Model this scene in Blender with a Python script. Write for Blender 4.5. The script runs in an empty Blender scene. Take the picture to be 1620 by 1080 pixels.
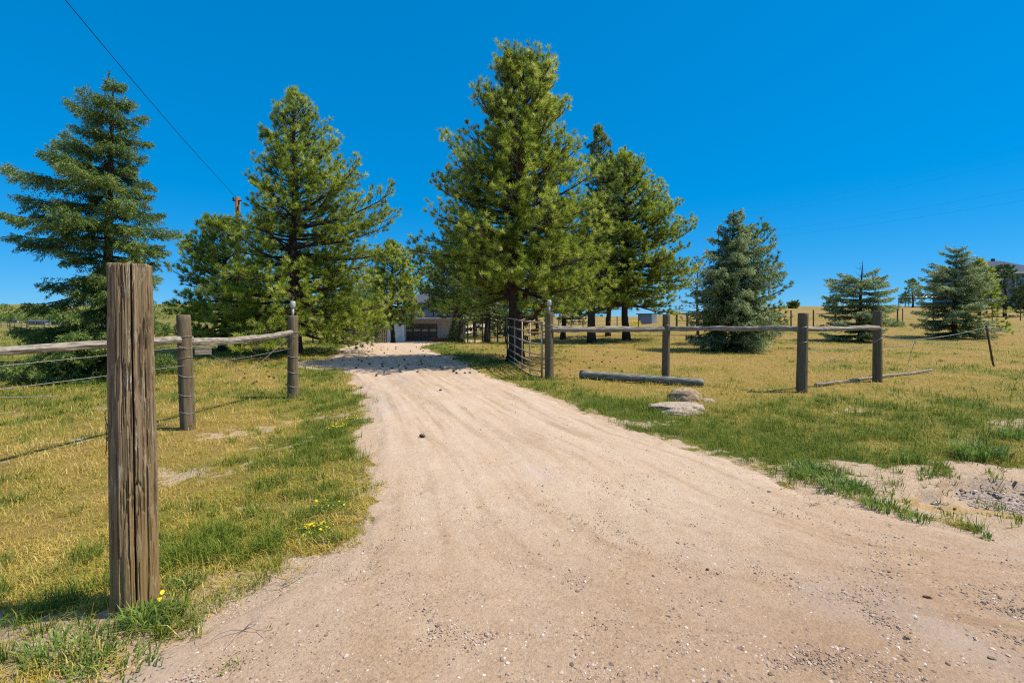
import bpy, bmesh, math, random
import numpy as np
from mathutils import Vector, Matrix
R = math.radians
random.seed(7); rng = np.random.default_rng(7)
scene = bpy.context.scene
COL = scene.collection

# ------------------------------------------------------------------ camera, sky, sun, exposure
CAMH, FPX, HOR = 1.5, 720.0, 500.0            # eye height, focal length in photo px, horizon row
cam_d = bpy.data.cameras.new("camera"); cam = bpy.data.objects.new("camera", cam_d); COL.objects.link(cam)
cam_d.sensor_width = 36; cam_d.lens = 36 * FPX / 1620
cam_d.shift_y = -(540 - HOR) / 1620
cam_d.clip_start = 0.05; cam_d.clip_end = 6000
cam.location = (0, 0, CAMH); cam.rotation_euler = (R(90), 0, 0)
scene.camera = cam

SUN_EL, SH = 57.0, Vector((-1, 0.04, 0)).normalized()     # shadows fall along SH
w = bpy.data.worlds.new("World"); scene.world = w; w.use_nodes = True
nt = w.node_tree; nt.nodes.clear()
sky = nt.nodes.new("ShaderNodeTexSky"); sky.sky_type = 'NISHITA'; sky.sun_disc = False
sky.sun_elevation = R(SUN_EL); sky.sun_rotation = math.atan2(-SH.x, -SH.y)
sky.altitude = 2100; sky.air_density = 1.0; sky.dust_density = 0.35; sky.ozone_density = 3.0
gm = nt.nodes.new("ShaderNodeGamma"); gm.inputs[1].default_value = .40
hs = nt.nodes.new("ShaderNodeMix"); hs.data_type = 'RGBA'; hs.blend_type = 'MULTIPLY'; hs.inputs[0].default_value = 1; hs.inputs[7].default_value = (.47, .745, 1.06, 1)
bg = nt.nodes.new("ShaderNodeBackground"); bg.inputs[1].default_value = 0.262
wo = nt.nodes.new("ShaderNodeOutputWorld")
nt.links.new(sky.outputs[0], gm.inputs[0]); nt.links.new(gm.outputs[0], hs.inputs[6]); sat = nt.nodes.new('ShaderNodeHueSaturation'); sat.inputs['Saturation'].default_value = 1.37; nt.links.new(hs.outputs[2], sat.inputs['Color']); sat.inputs['Saturation'].default_value = 1.40
# shadow fill added above the frame: brighter, warmer sky overhead, deep blue grade below
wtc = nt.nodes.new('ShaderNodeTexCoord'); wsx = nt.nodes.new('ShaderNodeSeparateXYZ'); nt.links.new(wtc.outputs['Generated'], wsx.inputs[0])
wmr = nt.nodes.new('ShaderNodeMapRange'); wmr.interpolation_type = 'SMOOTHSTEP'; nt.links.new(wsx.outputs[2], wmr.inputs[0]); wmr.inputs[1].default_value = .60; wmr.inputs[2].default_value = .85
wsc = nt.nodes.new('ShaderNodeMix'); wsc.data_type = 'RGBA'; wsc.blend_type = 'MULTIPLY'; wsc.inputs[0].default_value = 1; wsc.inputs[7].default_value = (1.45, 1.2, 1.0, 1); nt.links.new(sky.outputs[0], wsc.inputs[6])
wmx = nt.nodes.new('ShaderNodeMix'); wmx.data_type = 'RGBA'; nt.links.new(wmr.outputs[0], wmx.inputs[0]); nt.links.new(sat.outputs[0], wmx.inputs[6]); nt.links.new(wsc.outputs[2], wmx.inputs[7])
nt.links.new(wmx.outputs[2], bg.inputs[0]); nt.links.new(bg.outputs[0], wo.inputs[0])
sl = bpy.data.lights.new("sun", 'SUN'); sl.energy = 4.5; sl.angle = R(0.5); sl.color = (1.0, 0.93, 0.78)
so = bpy.data.objects.new("sun", sl); COL.objects.link(so)
ldir = Vector((SH.x * math.cos(R(SUN_EL)), SH.y * math.cos(R(SUN_EL)), -math.sin(R(SUN_EL))))
so.rotation_euler = ldir.to_track_quat('-Z', 'Y').to_euler(); so.location = (20, 0, 30)
scene.view_settings.view_transform = 'Standard'; scene.view_settings.look = 'None'
scene.view_settings.exposure = 0.55; scene.view_settings.gamma = 1.0
scene.render.engine = 'CYCLES'
cy = scene.cycles; cy.max_bounces = 8; cy.diffuse_bounces = 5; cy.glossy_bounces = 2; cy.transmission_bounces = 5
cy.use_denoising = False; cy.use_adaptive_sampling = False; cy.pixel_filter_type = 'BLACKMAN_HARRIS'; cy.filter_width = 1.15; cy.sample_clamp_indirect = 6
try: cy.denoiser = 'OPENIMAGEDENOISE'
except Exception: pass

# ------------------------------------------------------------------ noise and terrain
_T = np.random.default_rng(3).random((256, 256))
def vnoise(x, y):
    xi = np.floor(x).astype(int); yi = np.floor(y).astype(int)
    fx = x - xi; fy = y - yi
    fx = fx * fx * (3 - 2 * fx); fy = fy * fy * (3 - 2 * fy)
    a = _T[xi & 255, yi & 255]; b = _T[(xi + 1) & 255, yi & 255]
    c = _T[xi & 255, (yi + 1) & 255]; d = _T[(xi + 1) & 255, (yi + 1) & 255]
    return (a * (1 - fx) + b * fx) * (1 - fy) + (c * (1 - fx) + d * fx) * fy
def fbm(x, y, o=4, s=1.0):
    x = np.asarray(x, float) * s; y = np.asarray(y, float) * s
    t = 0; a = .5; n = 0
    for k in range(o):
        t = t + a * vnoise(x + 17.3 * k, y + 9.1 * k); n += a; x = x * 2.03; y = y * 2.03; a *= .5
    return t / n
def ss(a, b, x):
    t = np.clip((np.asarray(x, float) - a) / (b - a), 0, 1); return t * t * (3 - 2 * t)
YL = [-30, -2, 0.4, 1.2, 1.86, 2.16, 2.51, 2.92, 3.86, 5.4, 7.7, 10.8, 13.0, 14.6, 18.0, 22.0, 30, 44, 60]
XL = [-40, -30, -9, -3.0, -1.62, -1.52, -1.22, -1.03, -1.16, -1.62, -2.4, -3.55, -4.6, -5.8, -6.9, -8.0, -10.3, -14.6, -15]
YR = [-30, 1.4, 2.2, 2.75, 3.0, 3.4, 3.86, 4.9, 6, 8.3, 10.5, 13.5, 17.0, 19.5, 22, 25, 30, 40, 60]
XR = [60, 40, 9.0, 4.4, 3.45, 3.0, 2.6, 2.25, 1.6, .58, -.35, -1.35, -2.3, -3.6, -4.6, -4.6, -4.4, -3.4, -3]
def drive_sdf(x, y):
    xl = np.interp(y, YL, XL); xr = np.interp(y, YR, XR)
    return np.minimum((x - xl), (xr - x)) * 0.85 - 3 * ss(47.5, 50, y)
def gz(x, y):
    x = np.asarray(x, float); y = np.asarray(y, float)
    yy = np.maximum(y, 1.0); r = x / yy
    right = np.interp(yy, [20, 27, 37, 60, 120, 200, 400, 1500], [0, .2, .6, 1.4, 4.1, 4.9, 3, 0]) * np.interp(r, [.18, .35, .6], [0, .45, 1]) 
    right = right * np.interp(r, [1.5, 3], [1, .3])
    garage = -1.1 * ss(22, 47, yy) * ss(-26, -19, x) * (1 - ss(-3, 6, x))
    left = np.interp(yy, [40, 150, 300, 420, 800, 1500], [0, -1.9, -4.0, -3.0, 20, 30]) * ss(.3, .6, -r)
    left = left + (yy > 300) * (fbm(x, y, 3, .006) - .5) * np.interp(yy, [300, 800], [0, 14]) * ss(.2, .6, -r)
    near = -0.14 * ss(-1.9, -3.6, x) * ss(-1, 1, y) * (1 - ss(8, 20, yy)) 
    qd_ = ((x - 4.7) / 1.35) ** 2 + ((y - 3.85) / .46) ** 2 + (fbm(x, y, 4, 2.4) - .5) * 1.3; dip = -0.085 * ss(1.0, .88, qd_) - .03 * ss(.6, .52, qd_ + (fbm(x, y, 3, 6) - .5) * .4) - .03 * ss(2.0, 1.2, qd_)
    und = (fbm(x, y, 3, .22) - .5) * .09 * (1 - ss(60, 140, yy)) + (fbm(x + 5, y, 3, 2.2) - .5) * .022 * (1 - ss(10, 25, yy))
    return right + garage + left + near + dip + und
def Z(x, y): return float(gz(np.array([x]), np.array([y]))[0])
def at(px, d):                       # a spot on the ground seen at photo column px, d metres ahead
    x = (px - 810) / FPX * d; return (x, d, Z(x, d))
def zat(py, d): return CAMH + (HOR - py) / FPX * d

# ------------------------------------------------------------------ mesh helpers
class MB:
    def __init__(s): s.v = []; s.q = []; s.t = []; s.a = []; s.n = 0; s.qa = []
    def add(s, V, Q=None, T=None, tint=0.5):
        V = np.asarray(V, float).reshape(-1, 3)
        if Q is not None and len(Q): s.q.append(np.asarray(Q, np.int64) + s.n)
        if T is not None and len(T): s.t.append(np.asarray(T, np.int64) + s.n)
        s.v.append(V); s.a.append(np.broadcast_to(np.asarray(tint, float), (len(V),))); s.n += len(V)
    def box(s, c, size, rz=0, tint=.5, taper=1.0):
        sx, sy, sz = [k / 2 for k in size]
        V = np.array([(x * sx * (taper if z > 0 else 1), y * sy * (taper if z > 0 else 1), z * sz) for z in (-1, 1) for y in (-1, 1) for x in (-1, 1)])
        cz, sn = math.cos(rz), math.sin(rz)
        V = np.stack([V[:, 0] * cz - V[:, 1] * sn, V[:, 0] * sn + V[:, 1] * cz, V[:, 2]], 1) + np.array(c)
        s.add(V, [(0, 2, 3, 1), (4, 5, 7, 6), (0, 1, 5, 4), (2, 6, 7, 3), (0, 4, 6, 2), (1, 3, 7, 5)], tint=tint)
    def tube(s, P, rad, n=6, tint=.5, caps=True, wob=0.0):
        P = np.asarray(P, float); m = len(P); rad = np.broadcast_to(np.asarray(rad, float), (m,))
        T = np.gradient(P, axis=0); T /= np.linalg.norm(T, axis=1)[:, None] + 1e-9
        ref = np.array([0, 0, 1.0]) if abs(T[:, 2]).mean() < .8 else np.array([1.0, 0, 0])
        A = np.cross(T, ref); A /= np.linalg.norm(A, axis=1)[:, None] + 1e-9
        B = np.cross(T, A)
        th = np.linspace(0, 2 * math.pi, n, endpoint=False)
        rr = rad[:, None] * np.ones((1, n))
        if wob: rr = rr * (1 + wob * (fbm(np.cos(th)[None, :] * 1.5 + P[:, 0:1] * 7, np.sin(th)[None, :] * 1.5 + P[:, 2:3] * 2.5 + P[:, 1:2] * 3, 3) - .5))
        V = P[:, None, :] + rr[:, :, None] * (A[:, None, :] * np.cos(th)[None, :, None] + B[:, None, :] * np.sin(th)[None, :, None])
        V = V.reshape(-1, 3); i = np.arange(m - 1)[:, None] * n; j = np.arange(n)[None, :]; k = (j + 1) % n
        Q = np.stack([i + j, i + k, i + n + k, i + n + j], -1).reshape(-1, 4)
        if caps:
            V = np.vstack([V, P[0], P[-1]]); c0 = m * n; jj = np.arange(n); kk = (jj + 1) % n
            T3 = np.vstack([np.stack([kk, jj, np.full(n, c0)], 1), np.stack([(m - 1) * n + jj, (m - 1) * n + kk, np.full(n, c0 + 1)], 1)])
            s.add(V, Q, T3, tint)
        else: s.add(V, Q, None, tint)
    def build(s, name, mat, parent=None, loc=None, smooth=False):
        V = np.vstack(s.v) if s.v else np.zeros((0, 3)); a = np.concatenate(s.a)
        if loc is not None: V = V - np.array(loc)
        if parent is not None and loc is None: V = V - np.array(parent_loc(parent))
        me = bpy.data.meshes.new(name)
        q = np.vstack(s.q) if s.q else np.zeros((0, 4), int); t = np.vstack(s.t) if s.t else np.zeros((0, 3), int)
        me.vertices.add(len(V)); me.vertices.foreach_set('co', V.astype(np.float32).ravel())
        nl = len(q) * 4 + len(t) * 3; me.loops.add(nl)
        me.loops.foreach_set('vertex_index', np.concatenate([q.ravel(), t.ravel()]).astype(np.int32))
        me.polygons.add(len(q) + len(t))
        ls = np.concatenate([np.arange(len(q)) * 4, len(q) * 4 + np.arange(len(t)) * 3]).astype(np.int32)
        me.polygons.foreach_set('loop_start', ls)
        me.polygons.foreach_set('use_smooth', np.full(len(ls), bool(smooth)))
        at_ = me.attributes.new('tint', 'FLOAT', 'POINT'); at_.data.foreach_set('value', a.astype(np.float32))
        me.update(calc_edges=True); me.validate()
        me.materials.append(mat)
        o = bpy.data.objects.new(name, me); COL.objects.link(o)
        if parent is not None: o.parent = parent
        if loc is not None: o.location = loc
        return o
WL = {}
def parent_loc(p): return WL.get(p.name, tuple(p.location))
def tag(o, label=None, cat=None, group=None, kind=None):
    if label: o['label'] = label
    if cat: o['category'] = cat
    if group: o['group'] = group
    if kind: o['kind'] = kind
    return o
def thing(name, loc, label, cat, group=None, rz=0):
    o = bpy.data.objects.new(name, None); COL.objects.link(o); o.location = loc; o.empty_display_size = .2
    WL[o.name] = tuple(loc)
    return tag(o, label, cat, group)
def part(mb, name, mat, parent, smooth=False):
    """mesh given in world coordinates, parented to thing or part; origin at the thing's base"""
    base = WL.get(parent.name, (0, 0, 0))
    o = mb.build(name, mat, None, None, smooth)
    me = o.data
    co = np.zeros(len(me.vertices) * 3, np.float32); me.vertices.foreach_get('co', co)
    co = co.reshape(-1, 3) - np.array(base, np.float32); me.vertices.foreach_set('co', co.ravel()); me.update()
    o.parent = parent; WL[o.name] = base
    return o

# ------------------------------------------------------------------ materials
def newmat(name, rough=.85, spec=.25):
    m = bpy.data.materials.new(name); m.use_nodes = True; n = m.node_tree; b = n.nodes['Principled BSDF']
    b.inputs['Roughness'].default_value = rough; b.inputs['Specular IOR Level'].default_value = spec
    return m, n, b
def N(n, typ, **kw):
    o = n.nodes.new(typ)
    for k, v in kw.items():
        if k in o.inputs.keys(): o.inputs[k].default_value = v
        else: setattr(o, k, v)
    return o
def ramp(n, fac, stops, interp='LINEAR'):
    r = n.nodes.new('ShaderNodeValToRGB'); r.color_ramp.interpolation = interp
    e = r.color_ramp.elements
    while len(e) < len(stops): e.new(0.5)
    for el, (p, c) in zip(e, stops): el.position = p; el.color = tuple(c) + (1,)
    n.links.new(fac, r.inputs[0]); return r.outputs[0]
def coords(n, scale=(1, 1, 1), kind='Object'):
    t = n.nodes.new('ShaderNodeTexCoord'); mp = n.nodes.new('ShaderNodeMapping'); mp.inputs['Scale'].default_value = scale
    n.links.new(t.outputs[kind], mp.inputs[0]); return mp.outputs[0]
def noise(n, vec, scale, detail=5, rough=.6, dist=0):
    o = n.nodes.new('ShaderNodeTexNoise'); o.inputs['Scale'].default_value = scale; o.inputs['Detail'].default_value = detail
    o.inputs['Roughness'].default_value = rough; o.inputs['Distortion'].default_value = dist
    n.links.new(vec, o.inputs['Vector']); return o.outputs[0]
def mix(n, fac, a, b, mode='MIX'):
    o = n.nodes.new('ShaderNodeMix'); o.data_type = 'RGBA'; o.blend_type = mode
    for i, v in ((0, fac), (6, a), (7, b)):
        if hasattr(v, 'links') or isinstance(v, bpy.types.NodeSocket): n.links.new(v, o.inputs[i])
        else: o.inputs[i].default_value = v if i == 0 else tuple(v) + (1,)
    return o.outputs[2]
def math_(n, op, a, b=None):
    o = n.nodes.new('ShaderNodeMath'); o.operation = op
    for i, v in enumerate((a, b)):
        if v is None: continue
        if isinstance(v, bpy.types.NodeSocket): n.links.new(v, o.inputs[i])
        else: o.inputs[i].default_value = v
    return o.outputs[0]
def attr(n, name='tint'):
    o = n.nodes.new('ShaderNodeAttribute'); o.attribute_name = name; return o.outputs['Fac']
def bump(n, b, h, strength=.5, dist=.01):
    o = n.nodes.new('ShaderNodeBump'); o.inputs['Strength'].default_value = strength; o.inputs['Distance'].default_value = dist
    n.links.new(h, o.inputs['Height']); n.links.new(o.outputs[0], b.inputs['Normal'])

def foliage(name, stops, trans=.35, rough=.6, spec=.3):
    m, n, b = newmat(name, rough, spec)
    c = ramp(n, attr(n), stops); n.links.new(c, b.inputs['Base Color'])
    t = n.nodes.new('ShaderNodeBsdfTranslucent'); n.links.new(c, t.inputs[0])
    mx = n.nodes.new('ShaderNodeMixShader'); mx.inputs[0].default_value = trans
    out = n.nodes['Material Output']
    n.links.new(b.outputs[0], mx.inputs[1]); n.links.new(t.outputs[0], mx.inputs[2]); n.links.new(mx.outputs[0], out.inputs[0])
    return m
M = {}
M['pine'] = foliage('pine_needles', [(0, (.05, .08, .015)), (.35, (.19, .255, .026)), (.7, (.43, .50, .055)), (1, (.70, .70, .24))], .45)
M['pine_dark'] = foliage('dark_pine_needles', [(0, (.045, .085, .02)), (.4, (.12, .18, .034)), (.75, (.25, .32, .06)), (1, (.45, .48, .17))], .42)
M['spruce'] = foliage('spruce_needles', [(0, (.025, .05, .012)), (.45, (.10, .165, .035)), (.8, (.25, .33, .07)), (1, (.45, .50, .17))], .38)
M['blue_spruce'] = foliage('blue_spruce_needles', [(0, (.02, .035, .014)), (.4, (.12, .175, .06)), (.7, (.34, .43, .17)), (1, (.75, .75, .50))], .38)
M['leaf'] = foliage('broad_leaves', [(0, (.02, .05, .01)), (.5, (.05, .10, .018)), (1, (.12, .19, .04))], .3)
M['grass'] = foliage('grass_blades', [(0, (.04, .075, .010)), (.22, (.11, .17, .018)), (.42, (.22, .27, .035)), (.55, (.34, .30, .035)), (.78, (.54, .385, .085)), (1, (.74, .58, .22))], .35, .7, .2)
M['weed'] = foliage('weed_leaves', [(0, (.05, .10, .018)), (.5, (.14, .235, .04)), (1, (.34, .42, .11))], .4)
M['flower'] = foliage('yellow_petals', [(0, (.75, .52, .01)), (1, (.85, .70, .02))], .3)

def wood(name, c1, c2, c3, sc=1.0, green=0.0, low=None):
    m, n, b = newmat(name, .9, .15)
    v = coords(n, (1, 1, .07)); f = noise(n, v, 34 * sc, 6, .65, .3); f = math_(n, 'ADD', math_(n, 'MULTIPLY', f, .6), math_(n, 'MULTIPLY', noise(n, coords(n, (1, 1, .035)), 150, 5, .75), .4)); g = noise(n, coords(n, (1, 1, .35)), 9 * sc, 4, .6)
    c = ramp(n, f, [(.25, c1), (.5, c2), (.75, c3)])
    c = mix(n, math_(n, 'MULTIPLY', g, .45), c, c1, 'MIX')
    ck = ramp(n, noise(n, coords(n, (1, 1, .018)), 55, 4, .6, .2), [(.33, (1, 1, 1)), (.40, (0, 0, 0))]); c = mix(n, math_(n, 'MULTIPLY', ck, .8), c, tuple(x * .35 for x in c1))
    if green:
        k = ramp(n, noise(n, coords(n, (1, 1, .6)), 14, 5, .7), [(.5, (0, 0, 0)), (.68, (1, 1, 1))])
        c = mix(n, math_(n, 'MULTIPLY', k, green), c, (.16, .17, .09))
    if low:
        fl = ramp(n, noise(n, coords(n, (1, 1, .22)), 26, 5, .75, .5), [(.56, (0, 0, 0)), (.64, (1, 1, 1))]); c = mix(n, math_(n, 'MULTIPLY', fl, .55), c, (.46, .41, .32))
        sp = n.nodes.new('ShaderNodeSeparateXYZ'); tc = n.nodes.new('ShaderNodeTexCoord'); n.links.new(tc.outputs['Object'], sp.inputs[0])
        k = ramp(n, math_(n, 'ADD', sp.outputs[2], math_(n, 'MULTIPLY', g, .35)), [(.35, (1, 1, 1)), (1.15, (0, 0, 0))])
        c = mix(n, math_(n, 'MULTIPLY', k, .55), c, mix(n, f, low, tuple(x * .45 for x in low)))
    n.links.new(c, b.inputs['Base Color']); bump(n, b, f, .7, .012); return m
M['post'] = wood('weathered_post', (.05, .035, .02), (.165, .12, .072), (.31, .25, .17), 1, .35)
M['bigpost'] = wood('old_round_post', (.06, .038, .02), (.24, .17, .095), (.46, .35, .21), 1.3, .3, (.40, .25, .085))
def hwood(name, c1, c2, c3):
    m, n, b = newmat(name, .9, .15)
    f = noise(n, coords(n, (.09, .25, 1)), 40, 6, .65, .4); c = ramp(n, f, [(.3, c1), (.5, c2), (.72, c3)])
    n.links.new(c, b.inputs['Base Color']); bump(n, b, f, .7, .012); return m
M['rail'] = hwood('grey_split_rail', (.10, .08, .06), (.25, .21, .165), (.44, .39, .32))
M['log'] = hwood('grey_green_log', (.06, .06, .045), (.16, .155, .125), (.38, .37, .32))
def plain(name, c, c2=None, rough=.8, spec=.2, metal=0, sc=8, bmp=.2, det=4):
    m, n, b = newmat(name, rough, spec); b.inputs['Metallic'].default_value = metal
    c2 = c2 or tuple(x * .6 for x in c); f = noise(n, coords(n), sc, det)
    n.links.new(ramp(n, f, [(.3, c2), (.7, c)]), b.inputs['Base Color']); bump(n, b, f, bmp, .01); return m
M['wire'] = plain('galvanised_wire', (.30, .28, .25), (.15, .13, .11), .5, .5, .3, 40)
M['darkwire'] = plain('dark_cable', (.03, .03, .035), None, .6)
M['gate'] = plain('rusted_gate_tube', (.50, .41, .32), (.32, .16, .09), .6, .4, .1, 7, .15, 6)
M['bark'] = plain('pine_bark', (.11, .082, .062), (.028, .02, .016), .95, .1, 0, 11, .8, 8)
M['sbark'] = plain('spruce_bark', (.085, .066, .052), (.025, .02, .016), .95, .1, 0, 14, .7, 6)
M['twig'] = plain('dead_twig', (.20, .17, .14), (.09, .075, .06), .9)
M['pole'] = wood('orange_brown_pole', (.10, .045, .025), (.22, .11, .055), (.32, .18, .10))
M['greypipe'] = plain('pale_grey_plastic', (.48, .47, .44), (.34, .33, .3), .5, .4)
M['tpost'] = plain('dark_steel_post', (.05, .045, .04), (.09, .05, .03), .6, .4, .3)
M['rock_brown'] = plain('brown_boulder', (.44, .33, .20), (.13, .075, .05), .95, .1, 0, 14, 1.0, 10)
M['rock_pale'] = plain('pale_pink_rock', (.50, .40, .32), (.20, .14, .10), .95, .1, 0, 26, 1.0, 10)
M['cone'] = plain('pine_cone_scales', (.09, .05, .03), (.03, .018, .012), .9)
M['stucco'] = plain('pale_stucco', (.46, .42, .36), (.40, .37, .32), .9, .1, 0, 30, 0)
M['garage'] = plain('brown_garage_door', (.16, .13, .10), (.12, .10, .08), .85, .1, 0, 3, 0)
M['white'] = plain('white_paint', (.72, .72, .70), (.6, .6, .58), .6, .3, 0, 3, 0)
M['darkmetal'] = plain('dark_paint', (.03, .035, .045), None, .5, .4)
M['deckblue'] = plain('blue_grey_deck_panel', (.20, .27, .38), (.16, .22, .31), .9, .1, 0, 2, 0)
M['roof'] = plain('grey_shingles', (.085, .088, .11), (.055, .058, .075), .9, .1, 0, 12)
M['bluegrey'] = plain('blue_grey_siding', (.17, .23, .29), (.13, .18, .23), .7, .2, 0, 3, 0)
M['tan'] = plain('tan_siding', (.42, .37, .30), (.36, .31, .25), .8, .2, 0, 3, 0)
M['brick'] = plain('red_brown_brick', (.20, .075, .05), (.11, .05, .04), .9, .1, 0, 14)
M['orange'] = plain('orange_paint', (.85, .22, .03), (.75, .18, .02), .5, .4, 0, 4)
M['roof_blue'] = plain('blue_grey_shingles', (.07, .085, .125), (.045, .055, .085), .9, .1, 0, 3, 0)
M['rubber'] = plain('black_rubber', (.02, .02, .02), None, .8)
M['oldwood'] = plain('grey_brown_board', (.17, .14, .11), (.08, .062, .05), .9, .1, 0, 16)
M['terracotta'] = plain('terracotta', (.42, .2, .11), None, .8)
mg, n, b = newmat('window_glass', .08, .6); b.inputs['Base Color'].default_value = (.05, .07, .09, 1); M['glass'] = mg
mg, n, b = newmat('amber_window', .25, .5); n.links.new(ramp(n, noise(n, coords(n), 3), [(.3, (.36, .28, .16)), (.7, (.62, .52, .34))]), b.inputs['Base Color']); M['amber'] = mg

# ground: field colours by region; 'tint' = bare soil, 'green' = lushness, 'gravel'
def green_field(x, y):
    x = np.asarray(x, float); y = np.asarray(y, float)
    g = fbm(x, y, 4, .55) * .80 + fbm(x + 31, y + 7, 3, 2.6) * .55 - .235
    s = drive_sdf(x, y)
    g = g + .29 * np.exp(-((s + .6) / .85) ** 2) * ss(2.0, 4, y)             # lusher strip along the track
    g = g + .28 * np.exp(-(((x + 2.3) / .5) ** 2 + ((y - 8.4) / 2.2) ** 2))
    g = g + .17 * np.exp(-(((x - 5.6) / 2.4) ** 2 + ((y - 6.2) / 1.2) ** 2))
    b0 = 0
    g = g - .16 * np.exp(-(((x - 2.6) / 3.0) ** 2 + ((y - 15) / 4.5) ** 2))      # needle litter under the pines
    g = g - .22 * np.exp(-(((x + 3.6) / 1.3) ** 2 + ((y - 4.6) / 2.2) ** 2))
    g = g + .10 * ss(4, 9, x) * (1 - ss(9, 14, y)) - .05 * ss(20, 60, y) - .06 * ss(7, 12, y) * ss(2, 5, x)
    g = g + .20 * ss(-6, -10, x) * ss(5, 9, y) + .06 * ss(2, 4, x) * (1 - ss(7, 10, y))
    return np.clip(g, 0, 1)
def bare_field(x, y):
    x = np.asarray(x, float); y = np.asarray(y, float)
    s = drive_sdf(x, y) + (fbm(x, y, 4, 1.8) - .5) * .8 + (fbm(x, y, 3, 9) - .5) * .45
    b_ = ss(-.42, .16, s)
    q = ((x - 4.6) / 2.1) ** 2 + ((y - 4.0) / .80) ** 2
    b_ = np.maximum(b_, ss(1.55, .45, q + (fbm(x + 3, y + 8, 4, 2.2) - .5) * 2.2 + (fbm(x, y, 3, 8) - .5) * 1.2))
    q = ((x + 2.1) / .7) ** 2 + ((y - 2.15) / .35) ** 2
    b_ = np.maximum(b_, .75 * ss(1.6, .3, q + (fbm(x + 3, y + 8, 4, 5) - .5) * 2.4))
    q = ((x + 1.35) / .75) ** 2 + ((y - 2.45) / .30) ** 2
    b_ = np.maximum(b_, .6 * ss(1.2, .4, q + (fbm(x + 13, y + 8, 4, 3) - .5) * 1.4))
    b_ = np.maximum(b_, ss(2.9, 3.3, x + (fbm(x, y, 3, 3) - .5)) * ss(4.0, 3.75, y + (fbm(x, y, 3, 4) - .5) * .8) * ss(1.0, 2.5, y))
    p = fbm(x + 50, y + 20, 4, 1.1)
    b_ = np.maximum(b_, .58 * ss(.57, .75, p + (fbm(x, y, 3, 7) - .5) * .35) * (1 - ss(7, 11, y)))
    q = ((x + 5.8) / 1.6) ** 2 + ((y - 15.6) / 2.6) ** 2
    b_ = np.maximum(b_, .75 * ss(1.2, .3, q + (fbm(x + 3, y, 4, 1) - .5) * 1.2))
    return np.clip(b_, 0, 1)
def ochre_field(x, y):
    q = ((x - 3.75) / .55) ** 2 + ((y - 3.78) / .16) ** 2
    return ss(1.3, .6, q + (fbm(x, y, 4, 5) - .5) * .8)
def gravel_field(x, y):
    q = ((x - 5.2) / 1.5) ** 2 + ((y - 3.85) / .5) ** 2
    return ss(1.25, .35, q + (fbm(x + 3, y + 18, 4, 3) - .5) * 1.6)

def soil_nodes(n):
    v = coords(n);  f1 = noise(n, v, 1.1, 6, .6); f2 = noise(n, v, 60, 5, .8); f3 = noise(n, v, 9, 6, .65)
    c = ramp(n, f1, [(.36, (.41, .26, .13)), (.5, (.47, .325, .20)), (.64, (.49, .375, .295))])
    c = mix(n, .6, c, ramp(n, f3, [(.3, (.31, .195, .11)), (.5, (.45, .32, .215)), (.72, (.55, .42, .31))]))
    vo = n.nodes.new('ShaderNodeTexVoronoi'); vo.inputs['Scale'].default_value = 110; vo.inputs['Randomness'].default_value = 1.0; n.links.new(v, vo.inputs['Vector'])
    vs = ramp(n, vo.outputs['Color'], [(.0, (.12, .09, .07)), (.22, (.38, .27, .19)), (.5, (.53, .395, .285)), (.85, (.58, .44, .33)), (1, (.80, .74, .66))])
    c = mix(n, .42, c, vs)
    sp = ramp(n, f2, [(.32, (.30, .28, .27)), (.43, (.88, .87, .86)), (.56, (1, 1, 1)), (.72, (1.25, 1.22, 1.2))])
    c = mix(n, .75, c, sp, 'MULTIPLY')
    f4 = noise(n, v, 210, 3, .8); c = mix(n, .6, c, ramp(n, f4, [(.3, (.62, .60, .58)), (.5, (1, 1, 1)), (.7, (1.22, 1.2, 1.18))]), 'MULTIPLY')
    v2 = n.nodes.new('ShaderNodeTexVoronoi'); v2.inputs['Scale'].default_value = 58; n.links.new(v, v2.inputs['Vector'])
    near_ = ramp(n, v2.outputs['Distance'], [(.20, (1, 1, 1)), (.34, (0, 0, 0))]); sx_ = n.nodes.new('ShaderNodeSeparateColor'); n.links.new(v2.outputs['Color'], sx_.inputs[0])
    pick = ramp(n, math_(n, 'MULTIPLY', sx_.outputs[0], math_(n, 'ADD', f1, .45)), [(.10, (1, 1, 1)), (.16, (0, 0, 0))])
    c = mix(n, math_(n, 'MULTIPLY', math_(n, 'MULTIPLY', near_, pick), .85), c, mix(n, sx_.outputs[1], (.13, .095, .075), (.30, .24, .21)))
    h = math_(n, 'ADD', math_(n, 'MULTIPLY', f2, .9), math_(n, 'MULTIPLY', noise(n, v, 14, 8, .75, .4), 1.2))
    return c, h, v, f1, f3
m, n, b = newmat('field_ground', .95, .1)
c, h, v, f1, f3 = soil_nodes(n)
gcol = ramp(n, math_(n, 'ADD', math_(n, 'MULTIPLY', attr(n, 'green'), .8), math_(n, 'MULTIPLY', f3, .35)),
            [(.25, (.30, .19, .075)), (.45, (.26, .18, .055)), (.65, (.18, .16, .038)), (.9, (.09, .11, .022))])
gf = noise(n, v, 26, 6, .8); gcol = mix(n, .55, gcol, ramp(n, gf, [(.35, (.45, .45, .42)), (.6, (1.15, 1.12, 1.0))]), 'MULTIPLY')
bare = ramp(n, math_(n, 'ADD', attr(n, 'tint'), math_(n, 'MULTIPLY', math_(n, 'SUBTRACT', noise(n, v, 14, 5, .7), .5), .9)), [(.42, (0, 0, 0)), (.6, (1, 1, 1))])
gc = mix(n, attr(n, 'gravel'), c, ramp(n, noise(n, v, 45, 4, .8), [(.3, (.13, .10, .085)), (.5, (.32, .265, .23)), (.7, (.50, .43, .38))]))
gc = mix(n, math_(n, 'MULTIPLY', attr(n, 'ochre'), .8), gc, (.40, .26, .105))
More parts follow.
